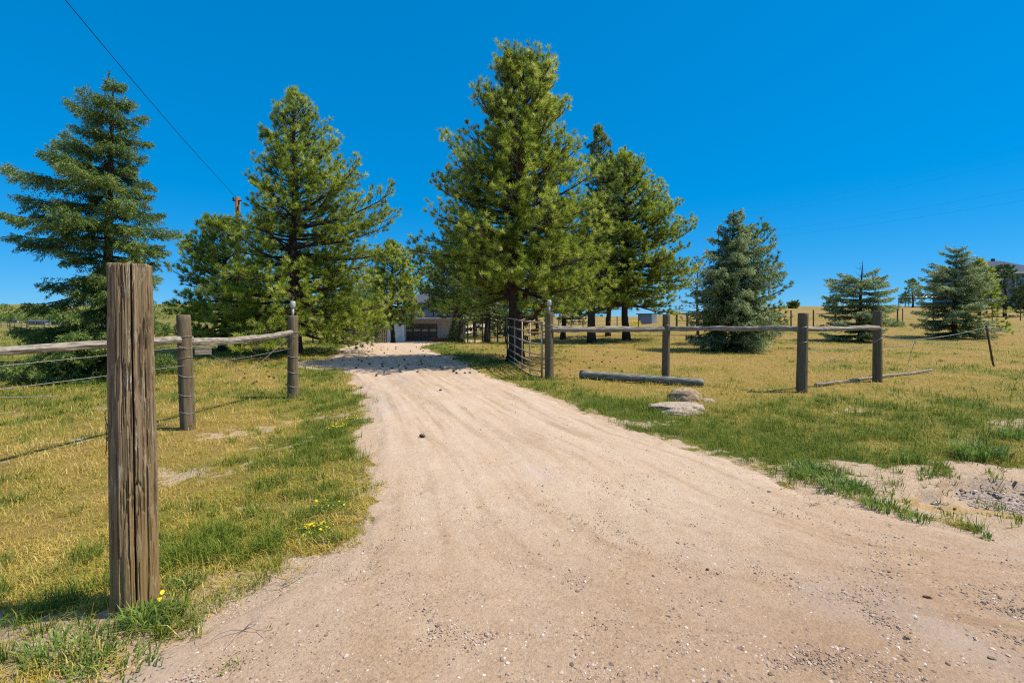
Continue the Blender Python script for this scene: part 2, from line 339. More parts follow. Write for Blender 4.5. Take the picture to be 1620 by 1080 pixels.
n.links.new(mix(n, bare, gcol, gc), b.inputs['Base Color']); bump(n, b, h, .8, .02); M['ground'] = m
m, n, b = newmat('driveway_gravel', .95, .12)
c, h, v, f1, f3 = soil_nodes(n)
br = math_(n, 'MULTIPLY', attr(n, 'brown'), math_(n, 'ADD', .35, noise(n, v, 2.2, 5, .65)))
c = mix(n, br, c, (.66, .56, .47), 'MULTIPLY')
# wheel tracks: paler, pinker, finer soil pressed along the track, streaked along its run
ua = attr(n, 'tint'); cb = n.nodes.new('ShaderNodeCombineXYZ'); n.links.new(math_(n, 'MULTIPLY', ua, 13), cb.inputs[0]); n.links.new(math_(n, 'MULTIPLY', attr(n, 'along'), .28), cb.inputs[1])
st = noise(n, cb.outputs[0], 1.6, 6, .62)
mr_ = n.nodes.new('ShaderNodeMapRange'); n.links.new(attr(n, 'along'), mr_.inputs[0]); mr_.inputs[1].default_value = 2.6; mr_.inputs[2].default_value = 7; mr_.inputs[3].default_value = .22; mr_.inputs[4].default_value = .48
c = mix(n, math_(n, 'MULTIPLY', ramp(n, noise(n, coords(n), .9, 3), [(.3, (.3, .3, .3)), (.55, (1, 1, 1))]), mr_.outputs[0]), c, ramp(n, st, [(.38, (.27, .185, .115)), (.46, (.44, .325, .23)), (.60, (.54, .42, .325))]))
g2 = ramp(n, noise(n, coords(n, (1, .6, 1)), .55, 4), [(.55, (0, 0, 0)), (.72, (1, 1, 1))])
c = mix(n, math_(n, 'MULTIPLY', g2, .55), c, (.42, .36, .33))
n.links.new(c, b.inputs['Base Color']); bump(n, b, math_(n, 'ADD', h, math_(n, 'MULTIPLY', st, .35)), .75, .013); M['drive'] = m

# ------------------------------------------------------------------ ground sheet, driveway
def grid_mesh(name, X, Y, Zv, mat, attrs, wrap=False, mask=None, smooth=True):
    r, c = X.shape; V = np.stack([X, Y, Zv], -1).reshape(-1, 3)
    i = np.arange(r - 1)[:, None]; j = np.arange(c if wrap else c - 1)[None, :]; k = (j + 1) % c
    Q = np.stack([i * c + j, i * c + k, (i + 1) * c + k, (i + 1) * c + j], -1).reshape(-1, 4)
    if mask is not None: Q = Q[mask.ravel()[Q].any(1)]
    mb = MB(); mb.add(V, Q, tint=attrs['tint'].ravel())
    if wrap: pass
    o = mb.build(name, mat, smooth=smooth)
    for kk, a in attrs.items():
        if kk == 'tint': continue
        al = o.data.attributes.new(kk, 'FLOAT', 'POINT'); al.data.foreach_set('value', a.ravel().astype(np.float32))
    return o
NA = 1100
th = np.concatenate([np.linspace(R(25), R(155), NA), np.linspace(R(155), R(385), 120)[1:-1]])
rr = np.concatenate([[0.01, .3], .6 * (2.5 / .6) ** np.linspace(0, 1, 60), 2.5 * (9 / 2.5) ** np.linspace(0, 1, 150)[1:], 9 * (3000 / 9) ** np.linspace(0, 1, 280)[1:]])
TH, RR = np.meshgrid(th, rr); X = RR * np.cos(TH); Y = RR * np.sin(TH)
g = grid_mesh('ground', X, Y, gz(X, Y), M['ground'], {'tint': bare_field(X, Y), 'green': green_field(X, Y), 'gravel': gravel_field(X, Y), 'ochre': ochre_field(X, Y)}, wrap=True)
# orientation check: grid faces up
if g.data.polygons[5000].normal.z < 0: g.data.flip_normals()
tag(g, kind='structure')

ys = np.concatenate([np.linspace(-8, 1.2, 60), 1.2 * (50 / 1.2) ** np.linspace(0, 1, 620)[1:]])
us = np.linspace(-.22, 1.22, 320)
U, YY = np.meshgrid(us, ys); xl = np.interp(YY, YL, XL); xr = np.interp(YY, YR, XR)
# limit the fan-out beside the camera
xl = np.maximum(xl, -9); xr = np.minimum(xr, 12); X = xl + U * (xr - xl)
s = drive_sdf(X, YY) + (fbm(X, YY, 4, 2.5) - .5) * .35
uc = (U - .5) * 2
rut = -.020 * (np.exp(-((uc + .48) / .16) ** 2) + np.exp(-((uc - .42) / .16) ** 2)) * ss(4.5, 9, YY)
treads = (fbm(U * 30, YY * .3, 2) - .5) * .010 * ss(.4, .6, fbm(X, YY, 2, .8)) + (fbm(X, YY, 4, 6) - .5) * .014
H = gz(X, YY) + .018 + rut + treads - .09 * ss(.14, -.22, s)
d = grid_mesh('driveway', X, YY, H, M['drive'], {'tint': U, 'along': YY, 'brown': np.clip(ss(4.2, 1.9, YY) * (.55 + .45 * ss(-.5, 2.0, X)), 0, 1)})
if d.data.polygons[5000].normal.z < 0: d.data.flip_normals()
tag(d, kind='structure')
def SZ(x, y):                                    # surface height incl. driveway
    x = np.asarray(x, float); y = np.asarray(y, float)
    return gz(x, y) + .016 * ss(0, .2, drive_sdf(x, y))

# ------------------------------------------------------------------ blades of grass (one sheet of ground cover)
def blades(mb, x, y, z, hgt, wid, az, lean, tint, tipt=None, droop=.5):
    n_ = len(x); dx = np.cos(az); dy = np.sin(az); px = -dy; py = dx
    f = [(0, 0, 1.0), (.45, .35, .8), (.85, 1.0, 0.0)]
    base = np.stack([x, y, z], 1); D = np.stack([dx, dy, 0 * dx], 1); S = np.stack([px, py, 0 * px], 1); UP = np.array([0, 0, 1.0])
    mid = base + D * (lean * hgt * .35)[:, None] + UP * (hgt * .58 * np.sqrt(np.clip(1 - (lean * .35) ** 2, .1, 1)))[:, None]
    tip = base + D * (lean * hgt)[:, None] + UP * (hgt * (1 - droop * lean * .8))[:, None]
    wv = (S * wid[:, None]) * .5
    V = np.stack([base - wv, base + wv, mid + wv * .8, mid - wv * .8, tip], 1).reshape(-1, 3)
    o = np.arange(n_)[:, None] * 5
    tt = np.repeat(tint[:, None], 5, 1)
    if tipt is not None: tt[:, 4] = tipt
    mb.add(V, o + np.array([[0, 1, 2, 3]]), o + np.array([[3, 2, 4]]), np.clip(tt.ravel(), 0, 1))
GR = MB()
def scatter(nn, r0, r1, pw, a0, a1):
    u = rng.random(nn); k = 1 - pw
    r = (r0 ** k + u * (r1 ** k - r0 ** k)) ** (1 / k); a = rng.uniform(R(a0), R(a1), nn)
    return r * np.sin(a), r * np.cos(a), r
x, y, r = scatter(850000, 1.5, 75, 1.35, -56, 56)
gf_ = green_field(x, y); bf = bare_field(x, y); dens = fbm(x, y, 3, 5.0)
pure = np.exp(-(((x - 1) / 5.0) ** 2 + ((y - 16) / 4.5) ** 2))
keep = (rng.random(len(x)) > bf * 1.15) & (drive_sdf(x, y) < .04 + (dens - .5) * .5) & (rng.random(len(x)) < .05 + dens * 1.35) & (rng.random(len(x)) > pure * .45)
x, y, r, gf_ = x[keep], y[keep], r[keep], gf_[keep]; n_ = len(x)
lod = np.maximum(1, r / 5.5) ** .85
cl = fbm(x + 9, y, 3, 5.0) - .5; och = fbm(x + 70, y + 11, 3, 1.3); isg = rng.random(n_) < ss(.52, .74, gf_ + cl * .75)
tint = .04 * np.sin(x * 3) + np.where(isg, rng.normal(.30, .11, n_), rng.normal(.70, .12, n_) + cl * .5 + .25 * (och - .5))
hg = (np.where(isg, rng.gamma(5, .013, n_), rng.gamma(5, .010, n_)) + .008) * np.clip(.50 + .75 * gf_ + cl * 1.5, .25, 1.5) * np.minimum(lod, 1.5) 
blades(GR, x, y, gz(x, y) - .004, hg, rng.uniform(.0022, .0048, n_) * lod, rng.uniform(0, 6.283, n_), np.where(isg, rng.uniform(.2, 1.2, n_), rng.uniform(.5, 1.8, n_)), tint, tint + .08)
# taller clumps
cx, cy_, cr = scatter(4200, 1.7, 30, 1.2, -55, 55)
cg = green_field(cx, cy_); cb_ = bare_field(cx, cy_)
k = (drive_sdf(cx, cy_) < -.05) & (rng.random(len(cx)) < ss(.46, .68, cg) * .8 + .03) & (rng.random(len(cx)) > cb_ * .85)
cx, cy_, cr = cx[k], cy_[k], cr[k]
for q in range(34):
    nn = len(cx); rad = rng.uniform(.02, .10, nn) * (1 + cr * .04); an = rng.uniform(0, 6.283, nn); x = cx + np.cos(an) * rad * rng.random(nn); y = cy_ + np.sin(an) * rad * rng.random(nn)
    lod = np.maximum(1, cr / 6) ** .8
    blades(GR, x, y, gz(x, y) - .004, rng.uniform(.03, .12, nn), rng.uniform(.003, .006, nn) * lod, an + rng.normal(0, .7, nn), rng.uniform(.2, 1.0, nn), rng.normal(.25, .10, nn) + .25 * (rng.random(nn) < .15))
# broad weedy clumps scattered over the washed out verge
cx = rng.uniform(2.3, 6.8, 150); cy_ = rng.uniform(3.3, 5.3, 150); k = (drive_sdf(cx, cy_) < -.02) & (rng.random(150) > gravel_field(cx, cy_) * .9); cx, cy_ = cx[k], cy_[k]; sz = rng.uniform(.4, 1.3, len(cx))
for q in range(26):
    nn = len(cx); an = rng.uniform(0, 6.283, nn); rad = rng.uniform(.0, .09, nn) * sz; x = cx + np.cos(an) * rad; y = cy_ + np.sin(an) * rad
    blades(GR, x, y, gz(x, y) - .004, rng.uniform(.03, .11, nn) * sz, rng.uniform(.004, .008, nn), an + rng.normal(0, .7, nn), rng.uniform(.3, 1.1, nn), rng.normal(.33, .12, nn))
# thin dry stalks
x, y, r = scatter(7000, 1.8, 22, 1.1, -54, 54); k = (drive_sdf(x, y) < -.1) & (rng.random(len(x)) > bare_field(x, y)); x, y, r = x[k], y[k], r[k]; n_ = len(x)
blades(GR, x, y, gz(x, y), rng.uniform(.06, .18, n_), rng.uniform(.0018, .003, n_) * np.maximum(1, r / 5), rng.uniform(0, 6.28, n_), rng.uniform(.05, .6, n_), rng.normal(.85, .1, n_))
# sparse sprigs on the track
for (px, py, q) in [(858, 800, 9), (872, 812, 7), (905, 820, 16), (925, 828, 14), (948, 838, 9), (985, 842, 12), (1000, 858, 16), (1025, 868, 8), (880, 866, 8), (975, 905, 7), (655, 838, 7), (735, 648, 14), (640, 840, 6), (590, 905, 8), (560, 925, 14), (1215, 705, 9), (430, 1000, 9), (375, 950, 18), (360, 1062, 24), (1240, 812, 14)]:
    dd = 1080 / (py - 500); x = (px - 810) / FPX * dd + rng.normal(0, .03, q); y = dd + rng.normal(0, .03, q)
    blades(GR, x, y, SZ(x, y) - .003, rng.uniform(.015, .045, q), rng.uniform(.003, .005, q), rng.uniform(0, 6.28, q), rng.uniform(.5, 1.2, q), rng.normal(.36, .15, q))
go = GR.build('grass', M['grass']); tag(go, 'short dry yellow green grass covering the field', 'grass', kind='stuff')

# ------------------------------------------------------------------ pebbles on the track
bm = bmesh.new(); bmesh.ops.create_icosphere(bm, subdivisions=1, radius=1); bm.verts.ensure_lookup_table()
IV = np.array([v_.co[:] for v_ in bm.verts]); IF = np.array([[v_.index for v_ in f_.verts] for f_ in bm.faces]); bm.free()
def pebbles(mb, x, y, size, tint, z=None):
    nn = len(x); z = SZ(x, y) if z is None else z
    sc = size[:, None] * rng.uniform(.6, 1.2, (nn, 3)) * np.array([1, 1, .6]); a = rng.uniform(0, 6.28, nn)
    V = IV[None] * (1 + rng.normal(0, .13, (nn, len(IV)))[:, :, None]) * sc[:, None, :]
    ca, sa = np.cos(a)[:, None], np.sin(a)[:, None]
    V = np.stack([V[..., 0] * ca - V[..., 1] * sa, V[..., 0] * sa + V[..., 1] * ca, V[..., 2]], -1)
    V += np.stack([x, y, z + size * .12], 1)[:, None, :]
    F = (IF[None] + (np.arange(nn) * len(IV))[:, None, None]).reshape(-1, 3)
    mb.add(V.reshape(-1, 3), None, F, np.repeat(tint, len(IV)))
m, n, b = newmat('pebble_stone', .8, .3)
n.links.new(ramp(n, attr(n), [(0, (.10, .075, .06)), (.25, (.24, .16, .12)), (.55, (.42, .31, .235)), (.8, (.52, .43, .36)), (1, (.66, .60, .53))]), b.inputs['Base Color']); M['pebble'] = m
PB = MB()
x, y, r = scatter(90000, 1.5, 12, 1.7, -58, 58); k = (drive_sdf(x, y) > -.12) & (rng.random(len(x)) < .25 + 1.1 * fbm(x, y, 3, .9) ** 1.5 + .5 * ss(.3, 1.4, x) * ss(3.2, 2, y))
x, y = x[k], y[k]; nn = len(x)
pebbles(PB, x, y, np.clip(rng.lognormal(-5.85, .5, nn), .0014, .013), np.clip(rng.normal(.45, .26, nn), 0, 1))
x = rng.uniform(-.6, 4.2, 42000); y = rng.uniform(1.45, 3.0, 42000); k = (drive_sdf(x, y) > 0) & (rng.random(42000) < ss(3.0, 1.7, y) * (.15 + .85 * ss(-.2, 1.8, x)) * ss(.40, .60, fbm(x, y, 4, 1.6))); x, y = x[k], y[k]
pebbles(PB, x, y, np.clip(rng.lognormal(-5.5, .42, len(x)), .002, .012), np.clip(rng.normal(.30, .22, len(x)), 0, 1))
x = rng.uniform(3.2, 7.2, 14000); y = rng.uniform(3.1, 4.8, 14000); k = rng.random(14000) < gravel_field(x, y); x, y = x[k], y[k]
pebbles(PB, x, y, rng.uniform(.006, .018, len(x)), np.clip(rng.normal(.42, .22, len(x)), 0, 1))
tag(PB.build('gravel', M['pebble']), 'loose small stones over the dirt drive', 'gravel', kind='stuff')
# larger single stones
def lump(cx, cy_, sx, sy, sz, sub, seed, rough=.18, zoff=0., flat=0.):
    bm = bmesh.new(); bmesh.ops.create_icosphere(bm, subdivisions=sub, radius=1)
    V = np.array([v_.co[:] for v_ in bm.verts]); F = np.array([[v_.index for v_ in f_.verts] for f_ in bm.faces]); bm.free()
    nz = fbm(V[:, 0] * 1.4 + seed, V[:, 1] * 1.4 + V[:, 2] * 1.9 + seed * 2, 5) - .5
    V = V * (1 + rough * 2 * nz)[:, None]
    if flat: V[:, 2] = np.where(V[:, 2] > flat, flat + (V[:, 2] - flat) * .25, V[:, 2])
    V = V * np.array([sx, sy, sz]) + np.array([cx, cy_, Z(cx, cy_) + zoff])
    mb = MB(); mb.add(V, None, F); return mb

# ------------------------------------------------------------------ trees
def unit(v): return v / (np.linalg.norm(v, axis=-1, keepdims=True) + 1e-9)
def needles(mb, C, D, K, ln, wd, spread=(.3, 1.25), tint=None):
    nn = len(C); C = np.repeat(C, K, 0); D = np.repeat(unit(D), K, 0); m_ = len(C)
    ref = rng.normal(0, 1, (m_, 3)); P = unit(np.cross(D, ref)); a = rng.uniform(*spread, m_)
    d_ = D * np.cos(a)[:, None] + P * np.sin(a)[:, None]
    L = ln * rng.uniform(.7, 1.15, m_); W = unit(np.cross(d_, rng.normal(0, 1, (m_, 3)))) * wd * .5
    s0 = C + D * (rng.uniform(-.35, .35, m_) * ln)[:, None]
    V = np.stack([s0 + d_ * .015 - W, s0 + d_ * .015 + W, s0 + d_ * L[:, None]], 1).reshape(-1, 3)
    t = np.repeat(rng.normal(.42, .17, nn) if tint is None else tint, K) + rng.normal(0, .1, m_)
    tt = np.repeat(t[:, None], 3, 1); tt[:, 2] += .14
    mb.add(V, None, np.arange(m_ * 3).reshape(-1, 3), np.clip(tt.ravel(), 0, 1))
def env_fn(pL, pR, H):
    """radius left/right of the trunk as seen from the road by height fraction"""
    hL, rL = zip(*pL); hR, rR = zip(*pR)
    def f(h, az):
        k = .5 + .5 * math.cos(az); return np.interp(h, hL, rL) * (1 - k) + np.interp(h, hR, rR) * k
    return f
def pine(name, loc, H, env, label, seed, z0=.2, n1=120, tr=.17, K=24, nl=.17, nw=.013, mat='pine', sp2=.26, group='pine trees around the gate and drive', multi=None, tuft=.15, cat='pine tree', lean=(0, 0), up=1.0, trunk_mat='bark', skip=()):
    global rng
    rng = np.random.default_rng(seed); rd = random.Random(seed)
    H = H * .965; t = thing(name, loc, label, cat, group); TB = MB(); CR = MB(); base = np.array(loc, float)
    zz = np.linspace(-.15, H * .985, 16); wob = np.array([[fbm(seed + .1, z_ * .35, 2) - .5, fbm(seed + 9.1, z_ * .35, 2) - .5] for z_ in zz]) * .5
    wob -= wob[0]; fr = np.clip(zz / H, 0, 1)
    TP = base + np.stack([wob[:, 0] + lean[0] * fr, wob[:, 1] + lean[1] * fr, zz], 1)
    trad = tr * (1 - fr) ** .8 + .012; trad[0] *= 1.35; trad[1] *= 1.05
    TB.tube(TP, trad, 12, wob=.5)
    def trunk_at(h): return np.array([np.interp(h, zz, TP[:, k]) for k in range(3)])
    C = []; D = []
    for i in range(n1):
        f = z0 + (1 - z0) * ((i + .5) / n1) ** .92; h = f * H; az = i * 2.399 + rd.uniform(-.5, .5)
        L = float(env(f, az)) * .98 * rd.choice([.5, .75, .9, 1, 1, 1.08]) * rd.uniform(.88, 1.05)
        L *= .72 + .56 * float(fbm(np.array([math.cos(az) * 1.3 + seed]), np.array([math.sin(az) * 1.3 + f * 7]), 3)[0])
        if L < .15: L = .15
        fe = (f - z0) / (1 - z0)
        if fe > .85: L *= 1 - .25 * (fe - .85) / .15
        el = (-.30 + 1.15 * fe ** 1.3) * up + rd.uniform(-.18, .22)
        s_ = np.linspace(0, 1, 8); e = el + (s_ ** 1.5) * .45 * (1 - fe * .5)
        azs = az + np.cumsum(np.array([rd.uniform(-.09, .09) for _ in s_]))
        stp = np.stack([np.cos(azs) * np.cos(e), np.sin(azs) * np.cos(e), np.sin(e)], 1) * (L / 7)
        P = trunk_at(h) + np.vstack([[0, 0, 0], np.cumsum(stp[1:], 0)])
        r0 = min(.018 + .017 * L, np.interp(h, zz, trad) * .6)
        TB.tube(P, np.linspace(r0, .006, 8), 5, caps=False)
        C.append(P[-1]); D.append(stp[-1])
        ns = max(2, int(L * .85 / sp2 * 2.1)); side = 1
        for j in range(ns):
            s2 = .22 + .76 * (j + rd.random() * .8) / ns; side = -side
            k_ = s2 * 7; i0 = min(int(k_), 6); p0 = P[i0] + (P[i0 + 1] - P[i0]) * (k_ - i0); a0 = azs[min(i0 + 1, 7)]
            l2 = (L * .33 * (1.2 - s2) + .20) * rd.uniform(.7, 1.25); a2 = a0 + side * rd.uniform(.5, 1.1); e2 = e[i0] + rd.uniform(-.15, .55)
            d2 = np.array([math.cos(a2) * math.cos(e2), math.sin(a2) * math.cos(e2), math.sin(e2)])
            u3 = np.array([0, 0, 1.]); P2 = np.array([p0 + d2 * l2 * q + u3 * (.16 * l2 * q * q) for q in (0, .5, 1)])
            TB.tube(P2, [.009, .007, .004], 3, caps=False)
            m_ = max(1, int(l2 / (tuft * 1.55)))
            for q in range(m_):
                qq = 1 - q / (m_ + .5) * .8
                off = np.array([rd.uniform(-.05, .05) for _ in range(3)]) * (q > 0) * 1.4
                C.append(p0 + d2 * l2 * qq + u3 * (.16 * l2 * qq * qq) + off); D.append(d2 + u3 * rd.uniform(.2, .7) + off * 8)
    if multi:
        for (h0, dx, dy, dz, rr_) in multi:
            P = np.array([trunk_at(h0) + np.array([dx * q ** .75, dy * q, dz * q ** 1.35]) for q in np.linspace(0, 1, 9)])
            TB.tube(P, np.linspace(rr_, .03, 9), 8, wob=.4)
    C = np.array(C); D = np.array(D)
    bt = .48 + .36 * (fbm(C[:, 0] * 1.1 + seed, C[:, 2] * 1.1 + C[:, 1], 3) - .5) * 2 + rng.normal(0, .14, len(C))
    needles(CR, C, D, int(K * 1.7), nl * .95, nw * 1.2, tint=bt)
    pass
    for k in range(int(n1 * .5)):
        h = H * z0 * .7 + H * .45 * rd.random(); az = rd.random() * 6.28; p0 = trunk_at(h); l = rd.uniform(.3, 1.1) * (.06 * H); q = [p0]
        for _ in range(4): az += rd.uniform(-.5, .5); q.append(q[-1] + np.array([math.cos(az), math.sin(az), rd.uniform(-.5, .3)]) * l / 4)
        TB.tube(q, [.012, .009, .007, .005, .003], 4)
    part(TB, 'trunk', M[trunk_mat], t, True); part(CR, 'crown', M[mat], t)
    return t
def spruce(name, loc, H, env, label, seed, whorls=22, per=6, z0=.04, tr=.12, nl=.05, nw=.014, step=.016, sp2=.10, mat='blue_spruce', droop=.35, group=None, cat='spruce tree', dead_top=0, extra=()):
    global rng
    rng = np.random.default_rng(seed); rd = random.Random(seed)
    t = thing(name, loc, label, cat, group); TB = MB(); CR = MB(); base = np.array(loc, float)
    zz = np.linspace(-.1, H, 12); fr = np.clip(zz / H, 0, 1); TP = base + np.stack([.12 * np.sin(fr * 3 + seed) * fr, 0 * fr, zz], 1)
    trad = tr * (1 - fr) ** .9 + .01; TB.tube(TP, trad, 10, wob=.4)
    NC = []; ND = []; NT = []
    def brush(A, B, dens=1.0, tn=0.0):
        l = np.linalg.norm(B - A); m_ = max(3, int(l / step * dens)); q = rng.random(m_)[:, None]
        NC.append(A + (B - A) * q); ND.append(np.repeat([unit(B - A)], m_, 0)); NT.append(np.full(m_, tn + rd.uniform(-.1, .1)) + (q[:, 0] - .5) * .2)
    def branch(h, az, L, f):
        el = .03 + .6 * f ** 3.5 + rd.uniform(-.14, .14); m_ = 9; s_ = np.linspace(0, 1, m_)
        e = el - droop * (1 - f) * np.sin(s_ * 2.6) + .28 * s_ ** 3
        azs = az + np.cumsum(np.array([rd.uniform(-.06, .06) for _ in s_]))
        stp = np.stack([np.cos(azs) * np.cos(e), np.sin(azs) * np.cos(e), np.sin(e)], 1) * (L / (m_ - 1))
        tx = np.array([np.interp(h, zz, TP[:, k]) for k in range(3)]); P = tx + np.vstack([[0, 0, 0], np.cumsum(stp[1:], 0)])
        TB.tube(P, np.linspace(.008 + .012 * L, .004, m_), 4, caps=False)
        for k in range(m_ - 1):
            if k / m_ > .3: brush(P[k], P[k + 1], 1.2)
        n2 = max(3, int(L * .9 / sp2 * 2)); side = 1
        for j in range(n2):
            s2 = .12 + .86 * (j + rd.random() * .7) / n2; side = -side; k_ = s2 * (m_ - 1); i0 = min(int(k_), m_ - 2)
            p0 = P[i0] + (P[i0 + 1] - P[i0]) * (k_ - i0); l2 = (.40 * L * (1 - s2) ** .75 * (.4 + .6 * min(1, s2 * 2.2)) + .13) * rd.uniform(.7, 1.2)
            a2 = azs[i0] + side * rd.uniform(.7, 1.15); e2 = e[i0] - droop * rd.uniform(-.4, 1.8) + rd.uniform(-.15, .3)
            d2 = np.array([math.cos(a2) * math.cos(e2), math.sin(a2) * math.cos(e2), math.sin(e2)]); B = p0 + d2 * l2; B[2] -= .12 * l2
            brush(p0, B, 1.4, (s2 - .55) * .35)
            for q in (.2, .38, .56, .74, .9):
                if l2 < .14: break
                for sd in (-1, 1):
                    a3 = a2 + sd * .8; p1 = p0 + (B - p0) * q; l3 = l2 * .5 * (1.15 - q) + .03
                    brush(p1, p1 + np.array([math.cos(a3) * .8, math.sin(a3) * .8, -.35 - droop * 1.1 + rd.uniform(-.3, .35)]) * l3, .9, (s2 - .55) * .35 - .03)
    for wv in range(whorls):
        f = z0 + (1 - z0) * ((wv + .3) / whorls) ** .95
        for k in range(per):
            az = wv * 1.3 + k * 6.283 / per + rd.uniform(-.35, .35); L = float(env(f, az)) * rd.choice([.5, .72, .95, 1, 1.08]) * rd.uniform(.88, 1.06)
            if f > 1 - dead_top: continue
            branch(f * H + rd.uniform(-.06, .06), az, max(L, .1), f)
    for (f, az, L) in extra: branch(f * H, az, L, f)
    if dead_top:
        for k in range(14):
            f = 1 - dead_top * rd.random(); p0 = base + np.array([0, 0, f * H]); az = rd.random() * 6.28; l = .25 * (1.05 - f) / dead_top + .08
            TB.tube([p0, p0 + np.array([math.cos(az) * l, math.sin(az) * l, l * .5])], [.008, .003], 3)
    else: brush(base + np.array([0, 0, H * .95]), base + np.array([0, 0, H * 1.02]), 4)
    C = np.vstack(NC); D = np.vstack(ND)
    tt = .46 + np.concatenate(NT) + .5 * (fbm(C[:, 0] * 2 + seed, C[:, 2] * 3 + C[:, 1] * 2, 3) - .5) + rng.normal(0, .15, len(C))
    needles(CR, C, D, 1, nl * 1.25, nw * 1.35, (.25, 1.1), tt)
    part(TB, 'trunk', M['sbark'], t, True); part(CR, 'crown', M[mat], t)
    return t

# big left spruce
d_ = 12.0
ft = lambda py, d: (zat(py, d)) 
H_ = zat(118, d_)
def prof(pts, d, H, cx): return [((zat(py, d)) / H, abs(px - cx) / FPX * d) for py, px in sorted(pts, key=lambda q: -q[0])]
eL = prof([(600, 120), (570, 85), (520, 70), (490, 35), (450, 50), (410, 48), (360, 12), (320, 14), (265, 26), (232, 40), (200, 62), (180, 100), (155, 128), (118, 165)], d_, H_, 172)
eR = prof([(600, 230), (560, 250), (500, 278), (440, 292), (400, 262), (355, 268), (320, 262), (290, 272), (260, 215), (200, 226), (180, 228), (155, 198), (118, 180)], d_, H_, 172)
spruce('spruce_tree', at(172, d_), H_, (lambda f, a, _e=env_fn(eL, eR, H_): _e(f, a) * (.84 if f > .25 else .95)), 'tall dark green spruce with layered drooping branches behind the thick foreground post', 11,
       whorls=17, per=6, mat='spruce', droop=.45, nl=.055, nw=.015, step=.014, sp2=.10, tr=.15, z0=.015, extra=[(.045, 3.3, 1.9), (.05, 2.8, 1.7), (.05, 3.9, 1.8), (.06, 4.5, 1.6), (.05, 5.2, 1.7), (.05, 5.9, 1.9), (.06, .3, 1.8), (.13, 3.5, 2.3), (.12, 4.1, 2.0), (.15, 5.5, 1.9), (.14, 4.9, 1.7), (.18, 3.2, 2.5)])
# tall pine left of the drive
d_ = 18.5; H_ = zat(140, d_)
eL = prof([(520, 330), (470, 345), (400, 372), (330, 392), (270, 400), (210, 425), (170, 450), (140, 466)], d_, H_, 466)
eR = prof([(560, 590), (530, 600), (480, 618), (420, 606), (350, 600), (300, 560), (250, 545), (200, 515), (160, 490), (140, 478)], d_, H_, 466)
pine('pine_tree', at(468, d_), H_, env_fn(eL, eR, H_), 'tall cone shaped pine on the left of the drive, yellow green on its right side', 21, z0=.085, n1=190, tr=.2, K=22, nl=.18, nw=.016)
# pine behind the utility pole
d_ = 19.8; H_ = zat(352, d_)
eL = prof([(520, 300), (470, 292), (420, 298), (380, 325), (348, 360)], d_, H_, 372); eR = prof([(515, 430), (450, 430), (400, 420), (348, 385)], d_, H_, 372)
pine('pine_tree', at(352, d_), H_, env_fn(eL, eR, H_), 'broad low pine wrapped round the utility pole at the left field', 22, z0=.10, n1=125, K=20, nl=.2, nw=.02, sp2=.3, mat='pine')
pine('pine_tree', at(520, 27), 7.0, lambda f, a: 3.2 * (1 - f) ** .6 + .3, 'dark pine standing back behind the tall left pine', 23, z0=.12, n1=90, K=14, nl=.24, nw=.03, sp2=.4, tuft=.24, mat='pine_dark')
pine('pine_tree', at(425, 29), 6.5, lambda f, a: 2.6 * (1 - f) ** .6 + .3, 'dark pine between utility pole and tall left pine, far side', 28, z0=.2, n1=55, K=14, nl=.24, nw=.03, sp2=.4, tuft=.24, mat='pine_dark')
# pine left of the garage
d_ = 36; H_ = zat(386, d_) - Z(-9.2, d_)
pine('pine_tree', at(622, d_), H_, lambda f, a: 2.5 * (1 - max(f - .3, 0) ** 1.5) * (1 - .45 * (f > .85)) + .2, 'rounded bushy pine in front of the white shed, left of the garage', 24, z0=.24, n1=120, K=20, nl=.24, nw=.034, sp2=.34, tuft=.18, mat='pine')
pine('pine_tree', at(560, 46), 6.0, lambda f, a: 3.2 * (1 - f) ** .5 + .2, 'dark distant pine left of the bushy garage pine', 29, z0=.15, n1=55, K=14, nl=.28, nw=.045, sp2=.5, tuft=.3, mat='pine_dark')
# pines behind the big one
d_ = 34; H_ = zat(368, d_) + .6
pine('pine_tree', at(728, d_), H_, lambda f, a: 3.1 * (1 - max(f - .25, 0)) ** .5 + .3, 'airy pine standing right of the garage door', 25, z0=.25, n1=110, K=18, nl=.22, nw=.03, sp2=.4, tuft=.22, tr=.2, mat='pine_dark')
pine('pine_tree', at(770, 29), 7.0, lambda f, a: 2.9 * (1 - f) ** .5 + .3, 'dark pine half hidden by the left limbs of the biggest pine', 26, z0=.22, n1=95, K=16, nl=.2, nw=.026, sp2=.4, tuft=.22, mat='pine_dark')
# the biggest pine by the gate
d_ = 15.2; H_ = zat(74, d_); cx = 832
eL = prof([(560, 800), (500, 735), (460, 705), (410, 690), (370, 668), (340, 662), (300, 684), (280, 690), (225, 715), (200, 742), (150, 752), (100, 765), (74, 800)], d_, H_, cx)
eR = prof([(560, 860), (500, 975), (450, 978), (400, 970), (360, 958), (300, 948), (230, 918), (190, 915), (140, 900), (100, 878), (74, 850)], d_, H_, cx)
pine('pine_tree', at(816, d_), H_ - .35, env_fn(eL, eR, H_), 'biggest pine with a wide full crown and thick trunk just behind the metal gate', 31, z0=.215, n1=240, tr=.25, K=26, nl=.17, nw=.013, sp2=.24,
     multi=[(1.2, 1.5, -.3, 1.6, .11), (1.6, 1.0, .3, 4.2, .10), (1.9, -.9, -.2, 3.4, .09), (3.0, -2.0, .2, 1.6, .06)], lean=(.35, 0))
